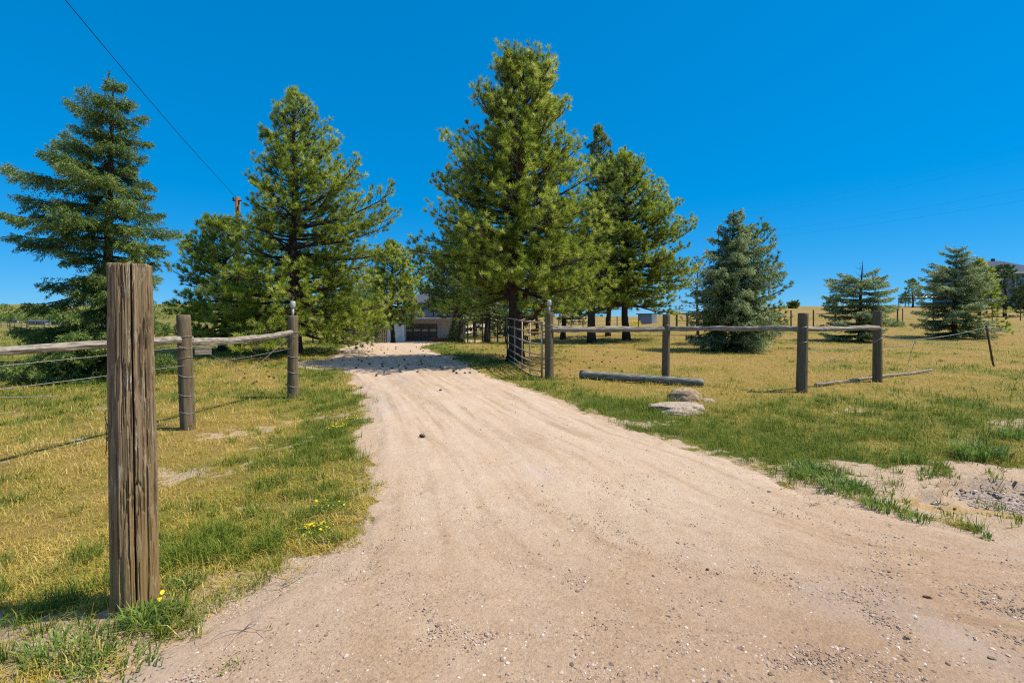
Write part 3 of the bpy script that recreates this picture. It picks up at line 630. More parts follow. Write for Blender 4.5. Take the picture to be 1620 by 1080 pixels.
# right hand pines
d_ = 26; H_ = zat(195, d_)
eL = prof([(495, 880), (400, 895), (300, 915), (230, 925), (195, 938)], d_, H_, 942); eR = prof([(495, 985), (400, 990), (300, 975), (230, 965), (195, 950)], d_, H_, 942)
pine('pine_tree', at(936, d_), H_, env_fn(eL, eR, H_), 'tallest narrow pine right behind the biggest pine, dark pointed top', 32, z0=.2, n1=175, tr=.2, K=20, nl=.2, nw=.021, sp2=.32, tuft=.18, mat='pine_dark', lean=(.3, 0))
d_ = 27.5; H_ = zat(243, d_)
eL = prof([(490, 920), (420, 920), (350, 930), (290, 950), (243, 985)], d_, H_, 1000); eR = prof([(490, 1090), (440, 1098), (390, 1094), (350, 1080), (300, 1055), (260, 1020), (243, 1005)], d_, H_, 1000)
pine('pine_tree', at(991, d_), H_, env_fn(eL, eR, H_), 'wide open crowned pine on the right with bare dark lower trunk', 33, z0=.19, n1=215, tr=.21, K=20, nl=.21, nw=.023, sp2=.30, tuft=.18, mat='pine')
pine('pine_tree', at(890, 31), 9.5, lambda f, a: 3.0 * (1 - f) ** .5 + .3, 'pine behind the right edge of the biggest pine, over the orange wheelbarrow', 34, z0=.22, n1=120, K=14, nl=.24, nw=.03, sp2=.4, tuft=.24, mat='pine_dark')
pine('pine_tree', at(962, 33), 9.3, lambda f, a: 2.7 * (1 - f) ** .5 + .3, 'pine filling the gap between the narrow pine and the wide open crowned pine', 37, z0=.24, n1=110, K=14, nl=.24, nw=.03, sp2=.4, tuft=.24, mat='pine')
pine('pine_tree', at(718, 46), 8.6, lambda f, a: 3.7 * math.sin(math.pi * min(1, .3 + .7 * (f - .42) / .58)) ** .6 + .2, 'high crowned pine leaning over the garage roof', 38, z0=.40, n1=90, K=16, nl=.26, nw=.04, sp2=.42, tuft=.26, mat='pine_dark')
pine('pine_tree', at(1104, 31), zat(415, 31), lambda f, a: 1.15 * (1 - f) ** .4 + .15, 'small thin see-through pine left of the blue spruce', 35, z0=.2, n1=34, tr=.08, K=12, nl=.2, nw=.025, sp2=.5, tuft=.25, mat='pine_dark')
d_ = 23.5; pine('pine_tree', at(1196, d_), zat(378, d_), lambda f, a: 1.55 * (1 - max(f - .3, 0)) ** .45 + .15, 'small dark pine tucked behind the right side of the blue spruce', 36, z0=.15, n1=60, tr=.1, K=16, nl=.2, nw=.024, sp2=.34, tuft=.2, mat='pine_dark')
# spruces on the right
d_ = 19.6; H_ = zat(336, d_); G2 = 'spruces on the right field'
eL = prof([(555, 1110), (530, 1092), (480, 1095), (430, 1115), (400, 1118), (370, 1142), (336, 1165)], d_, H_, 1165); eR = prof([(555, 1215), (520, 1240), (470, 1243), (420, 1238), (390, 1216), (365, 1192), (336, 1175)], d_, H_, 1165)
spruce('spruce_tree', at(1161, d_), H_, env_fn(eL, eR, H_), 'full blue green spruce behind the rail between two fence posts', 41, whorls=19, per=6, nl=.06, nw=.022, step=.020, sp2=.12, droop=.40, group=G2)
d_ = 25; H_ = zat(425, d_)
eL = prof([(543, 1310), (520, 1300), (480, 1312), (450, 1325), (425, 1345)], d_, H_, 1362); eR = prof([(543, 1400), (500, 1405), (470, 1410), (440, 1402), (425, 1375)], d_, H_, 1362)
spruce('spruce_tree', at(1362, d_), H_ * 1.06, env_fn(eL, eR, H_), 'ragged pale spruce with a dead bare tip behind the last rail', 42, whorls=13, per=6, nl=.06, nw=.026, step=.026, sp2=.13, droop=.15, group=G2, dead_top=.2, extra=[(.72, .15, 1.35), (.8, .2, 1.1), (.5, .1, 1.9), (.46, -.2, 1.8), (.72, 3.0, .8)])
d_ = 27; H_ = zat(393, d_) - Z(26.2, 27)
eL = prof([(533, 1480), (500, 1450), (470, 1455), (450, 1458), (425, 1480), (393, 1503)], d_, H_, 1510); eR = prof([(533, 1560), (500, 1562), (460, 1555), (430, 1538), (393, 1516)], d_, H_, 1510)
spruce('spruce_tree', at(1510, d_), H_, env_fn(eL, eR, H_), 'dark flat layered spruce right of the last rail post', 43, whorls=15, per=6, nl=.06, nw=.026, step=.024, sp2=.14, droop=.22, group=G2, mat='blue_spruce')
d_ = 30; pine('pine_tree', at(1548, d_), zat(413, d_) - Z(30.7, 30), lambda f, a: 1.5 * (1 - f) ** .6 + .2, 'green pine joined to the back of the dark layered spruce', 44, z0=.1, n1=60, tr=.1, K=18, nl=.2, nw=.03, sp2=.36, tuft=.2, mat='pine')
# far trees on the hill
def far_tree(px, d, toppy, wpx, label, seed, z0=.15, mat='pine_dark', nm='pine_tree', group='far trees on the hill'):
    p = at(px, d); H = max(1.2, zat(toppy, d) - p[2]); r = wpx / 2 / FPX * d
    return pine(nm, p, H, lambda f, a: r * math.sin(math.pi * min(1, .25 + .72 * (f - z0) / (1 - z0))) ** .7 + .1, label, seed, z0=z0, n1=48, tr=.03 * H, K=14, nl=.045 * H + .1, nw=.01 * H, sp2=.09 * H, tuft=.045 * H, mat=mat, group=group)
far_tree(1590, 60, 424, 56, 'round bushy pine below the roof of the hilltop house', 51, .2, 'leaf', 'broadleaf_tree')
far_tree(1444, 108, 443, 24, 'small lone pine on the skyline left of the dark layered spruce', 52, .25)
far_tree(1432, 112, 467, 16, 'tiny low pine on the skyline beside the lone pine', 55, .3)
far_tree(1318, 70, 470, 26, 'small pine on the skyline left of the ragged spruce', 53)
far_tree(1255, 100, 481, 16, 'tiny bush on the skyline right of the blue spruce', 54, .02)
far_tree(1622, 60, 455, 40, 'bushy pine at the right picture edge under the house', 56, .05, 'leaf', 'broadleaf_tree')
far_tree(668, 60, 395, 74, 'bushy tree rising behind the garage roof', 57, .1, 'pine_dark', group='far trees behind the house')
far_tree(800, 55, 430, 70, 'dark tree far behind the trunk of the biggest pine', 58, .1, 'pine_dark', group='far trees behind the house')
far_tree(850, 62, 440, 70, 'dark far tree behind the wheelbarrow', 59, .1, 'pine_dark', group='far trees behind the house')

far_tree(752, 58, 420, 80, 'low dark tree behind the wire pen', 60, .02, 'leaf', 'broadleaf_tree', group='far trees behind the house')
far_tree(792, 64, 470, 60, 'dark bush like tree at the right end of the wire pen', 61, .02, 'leaf', 'broadleaf_tree', group='far trees behind the house')
far_tree(590, 60, 430, 70, 'dark tree behind the plank fence', 62, .05, 'leaf', 'broadleaf_tree', group='far trees behind the house')
far_tree(545, 75, 470, 60, 'dark far tree behind the chain link gate', 63, .05, 'leaf', 'broadleaf_tree', group='far trees behind the house')
far_tree(905, 80, 478, 50, 'dark far tree between the biggest pine and the narrow pine', 64, .05, 'leaf', 'broadleaf_tree', group='far trees behind the house')
# ------------------------------------------------------------------ posts and fences
def post_mb(x, y, h, r, lean=(0, 0), seed=0, n=28, z=None, rings=26, facets=.10):
    z = Z(x, y) if z is None else z
    zz = np.concatenate([[-.2], np.linspace(0, h - .012, rings), [h]]); th = np.linspace(0, 6.283, n, endpoint=False)
    T_, ZZ = np.meshgrid(th, zz)
    rad = r * (1.04 - .06 * ZZ / h) * (1 + facets * (fbm(np.cos(T_) * 1.2 + seed, np.sin(T_) * 1.2 + ZZ * .5 + seed, 3) - .5)) 
    rad = rad + .012 * (fbm(T_ * 5 + seed, ZZ * 1.3 + seed, 3) - .5); rad[-1] *= .93
    rad = np.where((np.abs(((T_ - seed * 1.7) % 6.283) - 1) < .12), rad * .88, rad)
    X = x + rad * np.cos(T_) + lean[0] * ZZ / h; Y = y + rad * np.sin(T_) + lean[1] * ZZ / h
    ZZ = ZZ + z; V = np.stack([X, Y, ZZ], -1).reshape(-1, 3); m_ = len(zz)
    V = np.vstack([V, [x + lean[0], y + lean[1], z + h + .003]])
    i = np.arange(m_ - 1)[:, None] * n; j = np.arange(n)[None]; k = (j + 1) % n
    mb = MB(); jj = np.arange(n); mb.add(V, np.stack([i + j, i + k, i + n + k, i + n + j], -1).reshape(-1, 4), np.stack([(m_ - 1) * n + jj, (m_ - 1) * n + (jj + 1) % n, np.full(n, m_ * n)], 1)); return mb
def rail_mb(A, B, r, seed=0, n=7, sag=0.03, flat=.8):
    A = np.array(A, float); B = np.array(B, float); m_ = 26; s_ = np.linspace(0, 1, m_)
    P = A + (B - A) * s_[:, None]; P[:, 2] += -sag * np.sin(math.pi * s_) + .014 * (fbm(s_ * 5 + seed, s_ * 0 + seed, 3) - .5) * 2
    rr_ = r * (1 + .35 * (fbm(s_ * 7 + seed * 3, s_ * 0 + 2, 3) - .5)); mb = MB(); mb.tube(P, rr_, n, wob=.5)
    V = mb.v[0]; c = np.repeat(P, n, 0); c = np.vstack([c, P[0], P[-1]]); V[:, :2] = c[:, :2] + (V[:, :2] - c[:, :2]) * flat; return mb
def wire_mb(pts, r=.0035, sag=0.0, barbs=True, seed=0):
    P = []
    for a, b_ in zip(pts[:-1], pts[1:]):
        a = np.array(a, float); b_ = np.array(b_, float); s_ = np.linspace(0, 1, 14)[:-1]; q = a + (b_ - a) * s_[:, None]; q[:, 2] -= sag * np.sin(math.pi * s_); P.append(q)
    P.append(np.array([pts[-1]], float)); P = np.vstack(P); mb = MB(); mb.tube(P, r, 5)
    if barbs:
        L = np.linalg.norm(np.diff(P, axis=0), axis=1).sum(); k = int(L / .13)
        for q in np.linspace(0, len(P) - 1.01, k):
            i0 = int(q); p = P[i0] + (P[i0 + 1] - P[i0]) * (q - i0); a = random.random() * 6.28; d = np.array([math.cos(a) * .3, math.cos(a), math.sin(a)]) * .018
            mb.tube([p - d, p + d], r * .7, 3)
    return mb
def loop_mb(mb, x, y, z, r, tilt=.05, w=.0035):
    a = np.linspace(0, 6.283, 22); mb.tube(np.stack([x + r * np.cos(a), y + r * np.sin(a), z + tilt * np.cos(a + .4)], 1), w, 4)

# thick foreground post
bx, by = (212 - 810) / FPX * 2.35, 2.36; bz = Z(bx, by); hh = CAMH + 82 / FPX * 2.35 - bz
fp = thing('fence_post', (bx, by, bz), 'thick cracked round wooden post standing alone in the left foreground', 'post')
n_, rg = 190, 260; zz = np.concatenate([[-.15], np.linspace(0, hh - .01, rg), [hh]]); th = np.linspace(0, 6.283, n_, endpoint=False); T_, ZZ = np.meshgrid(th, zz)
r0 = .091 * (1.07 - .07 * ZZ / hh); 
rad = r0 + .010 * (fbm(np.cos(T_) * 1.1 + 4, np.sin(T_) * 1.1 + ZZ * .6, 3) - .5) + .010 * (fbm(T_ * 9, ZZ * 1.6 + 3, 4) - .5)
rad += -.007 * ss(.55, .66, fbm(T_ * 12 + 7, ZZ * 5, 4)); rad += .006 * (fbm(T_ * 26, ZZ * 2.2, 3) - .5); rad += -.010 * ss(.6, .72, fbm(T_ * 3 + 2, ZZ * 3.5 + 9, 4)) * ss(.9, 1.3, ZZ)
def crack(t0, wid, dep, z1, z2, amp=.06, ph=0):
    c0 = t0 + amp * (fbm(ZZ * 1.3 + ph, ZZ * 0 + ph, 4) - .5) * 2; dd = np.abs(((T_ - c0 + math.pi) % 6.283) - math.pi)
    return -dep * np.clip(1 - dd / wid, 0, 1) * ss(z1, z1 + .12, ZZ) * (1 - ss(z2 - .12, z2, ZZ))
toc = math.atan2(-by, -bx)                               # faces the road
for (o_, w_, dp, z1, z2, am, ph) in [(.08, .045, .05, .0, 2.0, .10, 1), (.62, .035, .045, -.1, 1.3, .08, 2), (-.42, .02, .014, .9, 1.9, .07, 3), (-.2, .018, .012, .0, .75, .05, 4), (.42, .016, .012, 1.1, 2, .05, 5), (.85, .02, .02, .9, 2, .05, 6), (-.75, .02, .016, .2, 1.6, .06, 7), (-1.1, .02, .016, .0, 1.9, .06, 8), (.28, .014, .010, .3, 1.1, .05, 9), (2.5, .04, .04, 0, 2, .08, 10)]:
    rad = rad + crack(toc + o_, w_, dp, z1, z2, am, ph)
kd = ((T_ - toc - .02 + math.pi) % 6.283) - math.pi                # broken notch at knee height
rad -= .016 * np.exp(-((kd / .35) ** 2 + ((ZZ - .63 - .03 * np.sin(kd * 9)) / .014) ** 2)); rad += .007 * np.exp(-((kd / .4) ** 2 + ((ZZ - .60) / .03) ** 2))
rad[-1] *= .97
X = bx + rad * np.cos(T_) - .028 * ZZ / hh; Y = by + rad * np.sin(T_); Zt = ZZ + bz + (ZZ > hh - .02) * .016 * (fbm(np.cos(T_) * 3, np.sin(T_) * 3, 3) - .5)
V = np.stack([X, Y, Zt], -1).reshape(-1, 3); m_ = len(zz); V = np.vstack([V, [bx - .028, by, bz + hh]])
i = np.arange(m_ - 1)[:, None] * n_; j = np.arange(n_)[None]; k = (j + 1) % n_; jj = np.arange(n_); mb = MB()
mb.add(V, np.stack([i + j, i + k, i + n_ + k, i + n_ + j], -1).reshape(-1, 4), np.stack([(m_ - 1) * n_ + jj, (m_ - 1) * n_ + (jj + 1) % n_, np.full(n_, m_ * n_)], 1))
part(mb, 'shaft', M['bigpost'], fp, False)
wl = MB()
for k in range(3):
    a = np.linspace(0, 6.283, 16); wl.tube(np.stack([bx - .118 + .006 * np.sin(a * 2 + k), by - .03 + .012 * np.cos(a), bz + .98 - k * .07 + .045 * np.sin(a)], 1), .0022, 4)
a = np.linspace(0, 1, 14); wl.tube(np.stack([bx - .119 + .008 * np.sin(a * 14), by - .02 + .02 * a, bz + 1.0 - a * .42], 1), .0025, 4)
part(wl, 'wire_loop', M['darkwire'], fp)

# left rail fence
LP = [(-4.72, 6.55), (-4.43, 9.2)]
lf = thing('rail_fence', (-4.66, 6.5, Z(-4.66, 6.5)), 'wooden rail fence with barbed wire on the left of the drive', 'fence')
part(post_mb(-4.66, 6.55, zat(498, 6.55) - Z(-4.66, 6.55), .088, (-.07, 0), 3), 'post', M['post'], lf, True)
gp = part(post_mb(-4.43, 9.2, zat(499, 9.2) - Z(-4.43, 9.2), .10, (0, 0), 5), 'post', M['post'], lf, True)
part(post_mb(-5.6, .9, 1.45, .095, (0, 0), 8), 'post', M['post'], lf, True)
part(rail_mb((-4.73, 6.47, 1.13), (-4.40, 9.08, 1.17), .054, 2, sag=.045), 'rail', M['rail'], lf)
part(rail_mb((-5.42, .9, 1.13), (-4.70, 6.68, 1.17), .054, 6, sag=.0), 'rail', M['rail'], lf)
mb = MB(); mb.box((-4.56, 6.72, .99), (.20, .05, .11), .5); o = part(mb, 'rail_stub', M['rail'], lf); o['label'] = 'short pale sawn board end behind the post'
for (a, b_, c, sg) in [((-5.4, .9, .86), (-4.66, 6.47, .80), (-4.43, 9.12, .86), .03), ((-5.4, .9, 1.0), (-4.66, 6.47, 1.06), (-4.43, 9.12, 1.08), .02)]:
    part(wire_mb([a, b_, c], .0042, sg), 'barbed_wire', M['wire'], lf)
part(wire_mb([(-4.43, 9.1, 1.1), (-4.5, 8.0, .62), (-4.55, 7.75, .5)], .004, 0, False), 'brace_wire', M['wire'], lf)
part(wire_mb([(-4.66, 6.5, 1.18), (-4.55, 7.8, .52)], .004, .03, False), 'brace_wire', M['wire'], lf)
part(wire_mb([(-5.36, 2.2, 1.14), (-5.0, 5.0, .62)], .0042, .03, False), 'brace_wire', M['wire'], lf)
for h, t_ in ((1.31, .03), (1.22, -.06), (1.02, .02), (.80, -.05), (.52, -.04), (.27, -.035)): mb = MB(); loop_mb(mb, -4.665 - .04 * h, 6.55, Z(-4.66, 6.55) + h, .096, t_); part(mb, 'wire_wrap', M['wire'], lf)
for h, t_ in ((1.3, .03), (1.18, .06), (.86, -.04), (.55, -.05), (.27, -.05)): mb = MB(); loop_mb(mb, -4.43, 9.2, Z(-4.43, 9.2) + h, .108, t_); part(mb, 'wire_wrap', M['wire'], lf)
def post_light(parent, x, y, z):
    mb = MB(); mb.tube([(x, y, z - .02), (x, y, z + .16)], .025, 10); a = part(mb, 'lamp_stem', M['greypipe'], parent, True)
    mb = MB(); mb.tube([(x, y, z + .15), (x, y, z + .17), (x, y, z + .27), (x, y, z + .29)], [.03, .05, .05, .038], 14); part(mb, 'lamp_head', M['greypipe'], parent, True)
post_light(gp, -4.43, 9.2, zat(499, 9.2))

# right rail fence
RP = [(869, 10.7, 494, .10, 0), (1053, 11.1, 497, .09, .02), (1268, 9.1, 495, .098, .03), (1388, 10.35, 491, .09, 0)]
rp0 = at(869, 10.7)
rf = thing('rail_fence', rp0, 'wooden rail fence on round posts running right from the metal gate', 'fence')
pts = []
for i, (px, dd, top, r_, ln) in enumerate(RP):
    x_, y_, z_ = at(px, dd); o = part(post_mb(x_, y_, zat(top, dd) - z_, r_, (ln, 0), 10 + i), 'post', M['post'], rf, True); pts.append((x_, y_, z_))
    if i == 0: gpr = o; post_light(o, x_, y_, zat(top, dd))
part(rail_mb((pts[0][0] + .06, pts[0][1] - .04, 1.20), (pts[1][0] - .05, pts[1][1] - .05, 1.19), .068, 12, sag=.01), 'rail', M['rail'], rf)
part(rail_mb((pts[1][0] + .05, pts[1][1] - .05, 1.195), (pts[2][0] - .02, pts[2][1] + .11, 1.245), .055, 13, sag=.0), 'rail', M['rail'], rf)
part(rail_mb((pts[2][0] + .10, pts[2][1] + .03, 1.245), (pts[3][0] - .02, pts[3][1] - .06, 1.24), .052, 14, sag=.0), 'rail', M['rail'], rf)
for k, (h, a, b_) in enumerate([(.22, 2, 3)]):
    part(wire_mb([(pts[a][0], pts[a][1], h + .6), (pts[b_][0], pts[b_][1], h + .62)], .003, .02), 'barbed_wire', M['wire'], rf)
part(wire_mb([(pts[3][0], pts[3][1] - .1, .98), (pts[3][0] - 1.4, pts[3][1], .35)], .004, 0, False), 'brace_wire', M['wire'], rf)
part(wire_mb([(pts[2][0], pts[2][1] + .1, 1.05), (pts[2][0] + 1.3, pts[2][1] + .5, .35)], .003, 0, False), 'brace_wire', M['wire'], rf)
mb = MB()
for (q, hs_) in ((0, (1.26, .5)), (1, (1.28,)), (2, (1.3, 1.0)), (3, (.98, 1.2))):
    for h in hs_: mb = MB(); loop_mb(mb, pts[q][0], pts[q][1], pts[q][2] + h, RP[q][3] + .008, .03); part(mb, 'wire_wrap', M['wire'], rf)

# curved tube gate
gt = thing('metal_gate', (.72, 10.8, Z(.72, 10.8)), 'bent rusty tube farm gate swung open against the right gate post', 'gate')
GP = np.array([(.70, 10.72), (.56, 11.1), (.40, 11.7), (.20, 13.0), (.06, 14.0), (-.16, 15.4)]); GS = np.linspace(0, 1, len(GP)); sq = np.linspace(0, 1, 22)
gxy = np.stack([np.interp(sq, GS, GP[:, 0]), np.interp(sq, GS, GP[:, 1])], 1)
for _ in range(4): gxy[1:-1] = (gxy[:-2] + gxy[1:-1] * 2 + gxy[2:]) / 4
hs_ = [1.35, 1.10, .84, .59, .39, .20, .06]; frm = MB()
def bar(h, r_): return np.concatenate([gxy, (h + .10 * sq * (h / 1.35) - .03 * np.sin(math.pi * sq))[:, None]], 1)
frm.tube(bar(1.35, 0), .024, 8); frm.tube(bar(.06, 0), .024, 8)
for e in (0, 21): frm.tube([(gxy[e, 0], gxy[e, 1], .06 + .0 * e), (gxy[e, 0], gxy[e, 1], 1.35 + (.1 if e else 0))], .024, 8)
part(frm, 'gate_frame', M['gate'], gt, True)
for h in hs_[1:-1]: mb = MB(); mb.tube(bar(h, 0), .019, 7); part(mb, 'gate_bar', M['gate'], gt, True)
for e in (7, 11, 16): mb = MB(); mb.tube([(gxy[e, 0], gxy[e, 1] + .022, .08), (gxy[e, 0], gxy[e, 1] + .022, 1.36 + .1 * sq[e])], .020, 6); part(mb, 'gate_stay', M['gate'], gt, True)
mb = MB(); mb.tube([(gxy[20, 0] - .03, gxy[20, 1], 1.1), (gxy[20, 0] - .1, gxy[20, 1] - .1, .8), (gxy[20, 0] - .05, gxy[20, 1], .5)], .02, 6); part(mb, 'latch_chain', M['darkwire'], gt)
for h_ in (.28, 1.05): mb = MB(); mb.box((.80, 10.68, h_), (.16, .02, .03)); part(mb, 'hinge', M['gate'], gt)

# log, fallen rail, rocks, leaning post
x1, y1, _ = at(918, 10.9); x2, y2, _ = at(1113, 9.75)
LG = thing('log', (x1, y1, Z(x1, y1)), 'thick grey green pole lying on the grass in front of the rail fence', 'log')
mb = MB(); s_ = np.linspace(0, 1, 30); P = np.stack([x1 + (x2 - x1) * s_, y1 + (y2 - y1) * s_, gz(x1 + (x2 - x1) * s_, y1 + (y2 - y1) * s_) * 0 + .095 + Z(x1, y1) + (Z(x2, y2) - Z(x1, y1)) * s_], 1)
mb.tube(P, .098 - .02 * s_, 20, wob=.2); part(mb, 'pole_log', M['log'], LG, True)
x1, y1, _ = at(1290, 9.75); x2, y2, _ = at(1474, 12.0)
o = rail_mb((x1, y1, Z(x1, y1) + .05), (x2, y2, Z(x2, y2) + .07), .035, 30, sag=0).build('fallen_rail', M['rail'], smooth=True); tag(o, 'thin pale fallen rail lying in the grass by the last fence post', 'rail')
x1, y1, _ = at(1088, 8.1); o = lump(x1, y1 + .12, .30, .24, .215, 5, 3.3, .15, .03).build('boulder', M['rock_brown'], smooth=True); tag(o, 'rounded brown boulder behind the pale flat rock', 'rock', 'rocks on the verge')
x1, y1, _ = at(1070, 7.25); o = lump(x1, y1, .46, .30, .22, 5, 8.1, .20, -.02, .55).build('boulder', M['rock_pale'], smooth=False); tag(o, 'pale pinkish flat rock in front of the brown boulder', 'rock', 'rocks on the verge')
for (px, dd, r_) in [(1098, 7.9, .05), (1120, 8.1, .09), (1036, 7.5, .1)]:
    x1, y1, _ = at(px, dd); o = lump(x1, y1, r_ * 1.3, r_, r_ * .7, 2, px * .1, .2).build('stone', M['rock_pale']); 
    tag(o, {1098: 'small pale stone between the two rocks', 1120: 'pale stone at the right foot of the brown boulder', 1036: 'low pale stone left of the flat rock'}[px], 'stone', 'rocks on the verge')
tp = at(1573, 13.6); TPo = thing('steel_fence_post', tp, 'leaning dark steel fence post holding wire at the right edge', 'post')
tx, ty, tz = tp; tipx = (1560 - 810) / FPX * 13.6; mb = MB(); top = zat(515, 13.6)
mb.tube([(tx, ty, tz - .1), (tipx, ty, top)], .026, 6); mb.box(((tx + tipx) / 2, ty - .01, (tz + top) / 2), (.02, .03, .02)); part(mb, 'shaft', M['tpost'], TPo)
mb = MB()
for k in range(4): loop_mb(mb, tipx + .02 * k, ty, top - .06 - .03 * k, .05, .05, .006)
part(mb, 'wire_coil', M['wire'], TPo)
WF = thing('loose_fence_wire', (pts[3][0], pts[3][1], pts[3][2]), 'slack barbed wires strung from the last rail post to the leaning steel post', 'wire')
xr_, yr_, _ = at(1450, 12.6)
part(wire_mb([(pts[3][0], pts[3][1], 1.05), (xr_, yr_, zat(537, 12.6)), (tipx, ty, top - .05)], .009, .05), 'barbed_wire', M['wire'], WF)
part(wire_mb([(pts[3][0], pts[3][1], .82), at(1448, 14.2)[:2] + (zat(543, 14.2),), (tipx, ty, top - .45)], .008, .06), 'barbed_wire', M['wire'], WF)
part(wire_mb([at(1448, 13)[:2] + (zat(537, 13),), at(1436, 13)[:2] + (Z(11.3, 13) + .12,)], .006, 0, False), 'barbed_wire', M['wire'], WF)
part(wire_mb([(tipx, ty, top - .1), at(1640, 14)[:2] + (zat(523, 14),)], .006, .05, False), 'barbed_wire', M['wire'], WF)

# ------------------------------------------------------------------ utility pole, cables
pd = 21.6; ppx, ppy, ppz = at(376, pd); ptop = zat(312, pd)
up = thing('utility_pole', (ppx, ppy, ppz), 'round wooden utility pole, orange brown at its foot, rising through the pine on the left', 'utility pole')
mb = MB(); mb.tube([(ppx, ppy, ppz - .2), (ppx, ppy, ppz + 2.5), (ppx, ppy, ptop)], [.15, .135, .105], 16); part(mb, 'shaft', M['pole'], up, True)
mb = MB(); mb.tube([(ppx - .2, ppy - .05, ptop - .18), (ppx + .2, ppy - .05, ptop - .18)], .035, 8); mb.tube([(ppx - .17, ppy - .05, ptop - .2), (ppx - .17, ppy - .05, ptop - .02)], .045, 8); part(mb, 'insulator_arm', M['darkmetal'], up)
mb = MB(); mb.tube([(ppx + .11, ppy - .1, ppz), (ppx + .105, ppy - .1, ptop - .4)], .025, 8); part(mb, 'conduit', M['oldwood'], up)
A = np.array((ppx, ppy - .1, ptop - .05)); y2 = 9.0; Bp = np.array(((133 - 810) / FPX * y2, y2, CAMH + (500 - 8) / FPX * y2)); dirr = (Bp - A) * 1.9; E = A + dirr
s_ = np.linspace(0, 1, 30); P = A + dirr * s_[:, None]; P[:, 2] -= .35 * np.sin(math.pi * s_) * 1.0; mb = MB(); mb.tube(P, .0085, 6)
tag(mb.build('overhead_cable', M['darkwire']), 'dark overhead service cable coming down from the upper left to the utility pole', 'cable')
for k, (p1, p2) in enumerate([((1108, 352), (1640, 226)), ((1110, 376), (1640, 296)), ((1112, 384), (1640, 314)), ((1180, 340), (1640, 246))]):
    dA, dB = 150, 75; a = np.array(((p1[0] - 810) / FPX * dA, dA, zat(p1[1], dA))); b_ = np.array(((p2[0] - 810) / FPX * dB, dB, zat(p2[1], dB)))
    s_ = np.linspace(0, 1, 20); P = a + (b_ - a) * s_[:, None]; P[:, 2] -= 1.0 * np.sin(math.pi * s_); mb = MB(); mb.tube(P, .009, 4)
    tag(mb.build('power_line', M['darkwire']), ['highest faint power line across the sky on the right', 'third faint power line from the top on the right', 'lowest faint power line across the sky on the right', 'second highest faint power line on the right'][k], 'power line', 'power lines on the right')
ax, ay, az_ = at(1137, 40); am = thing('antenna_mast', (ax, ay, az_), 'thin pale antenna mast left of the blue spruce top', 'mast'); mb = MB(); mb.tube([(ax, ay, az_), (ax, ay, zat(357, 40))], .045, 6); part(mb, 'mast_tube', M['wire'], am)
mb = MB(); mb.box((ax, ay, zat(362, 40)), (.5, .04, .04)); part(mb, 'antenna_arm', M['wire'], am)

# ------------------------------------------------------------------ house with garage
hd = 48.0; hz = Z(-9, hd) - .02
def hx(px, d=hd): return (px - 810) / FPX * d
x0, x1h = hx(632), hx(724); HS = thing('house', (hx(665), hd, hz), 'low pale house with brown garage door under a blue railed deck', 'house')
gt_ = zat(504, hd); wall = MB(); dl, dr = hx(640), hx(692)
dh = zat(512, hd)
wall.box(((x0 + dl) / 2, hd + .12, (hz + gt_) / 2), (dl - x0, .24, gt_ - hz)); wall.box(((dr + x1h) / 2, hd + .12, (hz + gt_) / 2), (x1h - dr, .24, gt_ - hz))
wall.box(((dl + dr) / 2, hd + .12, (dh + gt_) / 2), (dr - dl, .236, gt_ - dh)); wall.box(((x0 + x1h) / 2, hd + 4.3, (hz + gt_) / 2 - .003), (x1h - x0, 8.0, gt_ - hz - .01))
part(wall, 'wall', M['stucco'], HS)
dm = MB(); nrow = 4; ph_ = (dh - hz - .02) / nrow
for r_ in range(nrow):
    for c_ in range(4):
        wx = (dr - dl - .04) / 4; dm.box((dl + .02 + wx * (c_ + .5), hd + .02, hz + .01 + ph_ * (r_ + .5)), (wx - .05, .06, ph_ - .05)) if r_ != 2 else None
dm.box(((dl + dr) / 2, hd + .055, (hz + dh) / 2), (dr - dl - .02, .05, dh - hz - .01)); gd = part(dm, 'garage_door', M['garage'], HS)
for c_ in range(4):
    mb = MB(); mb.box((dl + .02 + wx * (c_ + .5), hd + .012, hz + .01 + ph_ * 2.5), (wx - .2, .03, ph_ * .5)); part(mb, 'door_window', M['amber'], gd)
mb = MB(); mb.box(((hx(655) + x1h) / 2 + .3, hd - .6, gt_ + .08), (x1h - hx(655) + .8, 1.9, .16)); part(mb, 'deck', M['white'], HS)
ra = MB(); rb = MB(); y0 = hd - 1.5
xs = np.linspace(hx(668), x1h + .6, 4)
for q in xs: ra.box((q, y0, gt_ + .62), (.09, .09, .95))
ra.box(((xs[0] + xs[-1]) / 2, y0, gt_ + 1.08), (xs[-1] - xs[0], .07, .05)); ra.box(((xs[0] + xs[-1]) / 2, y0 + .004, gt_ + .22), (xs[-1] - xs[0], .06, .05)); rl = part(ra, 'railing', M['darkmetal'], HS)
for a, b_ in zip(xs[:-1], xs[1:]): mb = MB(); mb.box(((a + b_) / 2, y0, gt_ + .65), (b_ - a - .11, .03, .76)); part(mb, 'railing_panel', M['deckblue'], rl)
uw = MB(); uy = hd + 2.2; ut = gt_ + 1.9; uw.box(((x0 + x1h) / 2 + .6, uy + 3, (gt_ + ut) / 2), (x1h - x0 + 1.2, 6, ut - gt_)); part(uw, 'upper_wall', M['bluegrey'], HS)
for q in (-2.2, .2, 2.2):
    w_ = MB(); wx0 = (x0 + x1h) / 2 + q; w_.box((wx0, uy - .02, gt_ + 1.4), (1.5, .06, 1.2)); wf = part(w_, 'window', M['white'], HS)
    w_ = MB(); w_.box((wx0, uy - .06, gt_ + 1.4), (1.34, .03, 1.04)); part(w_, 'pane', M['glass'], wf)
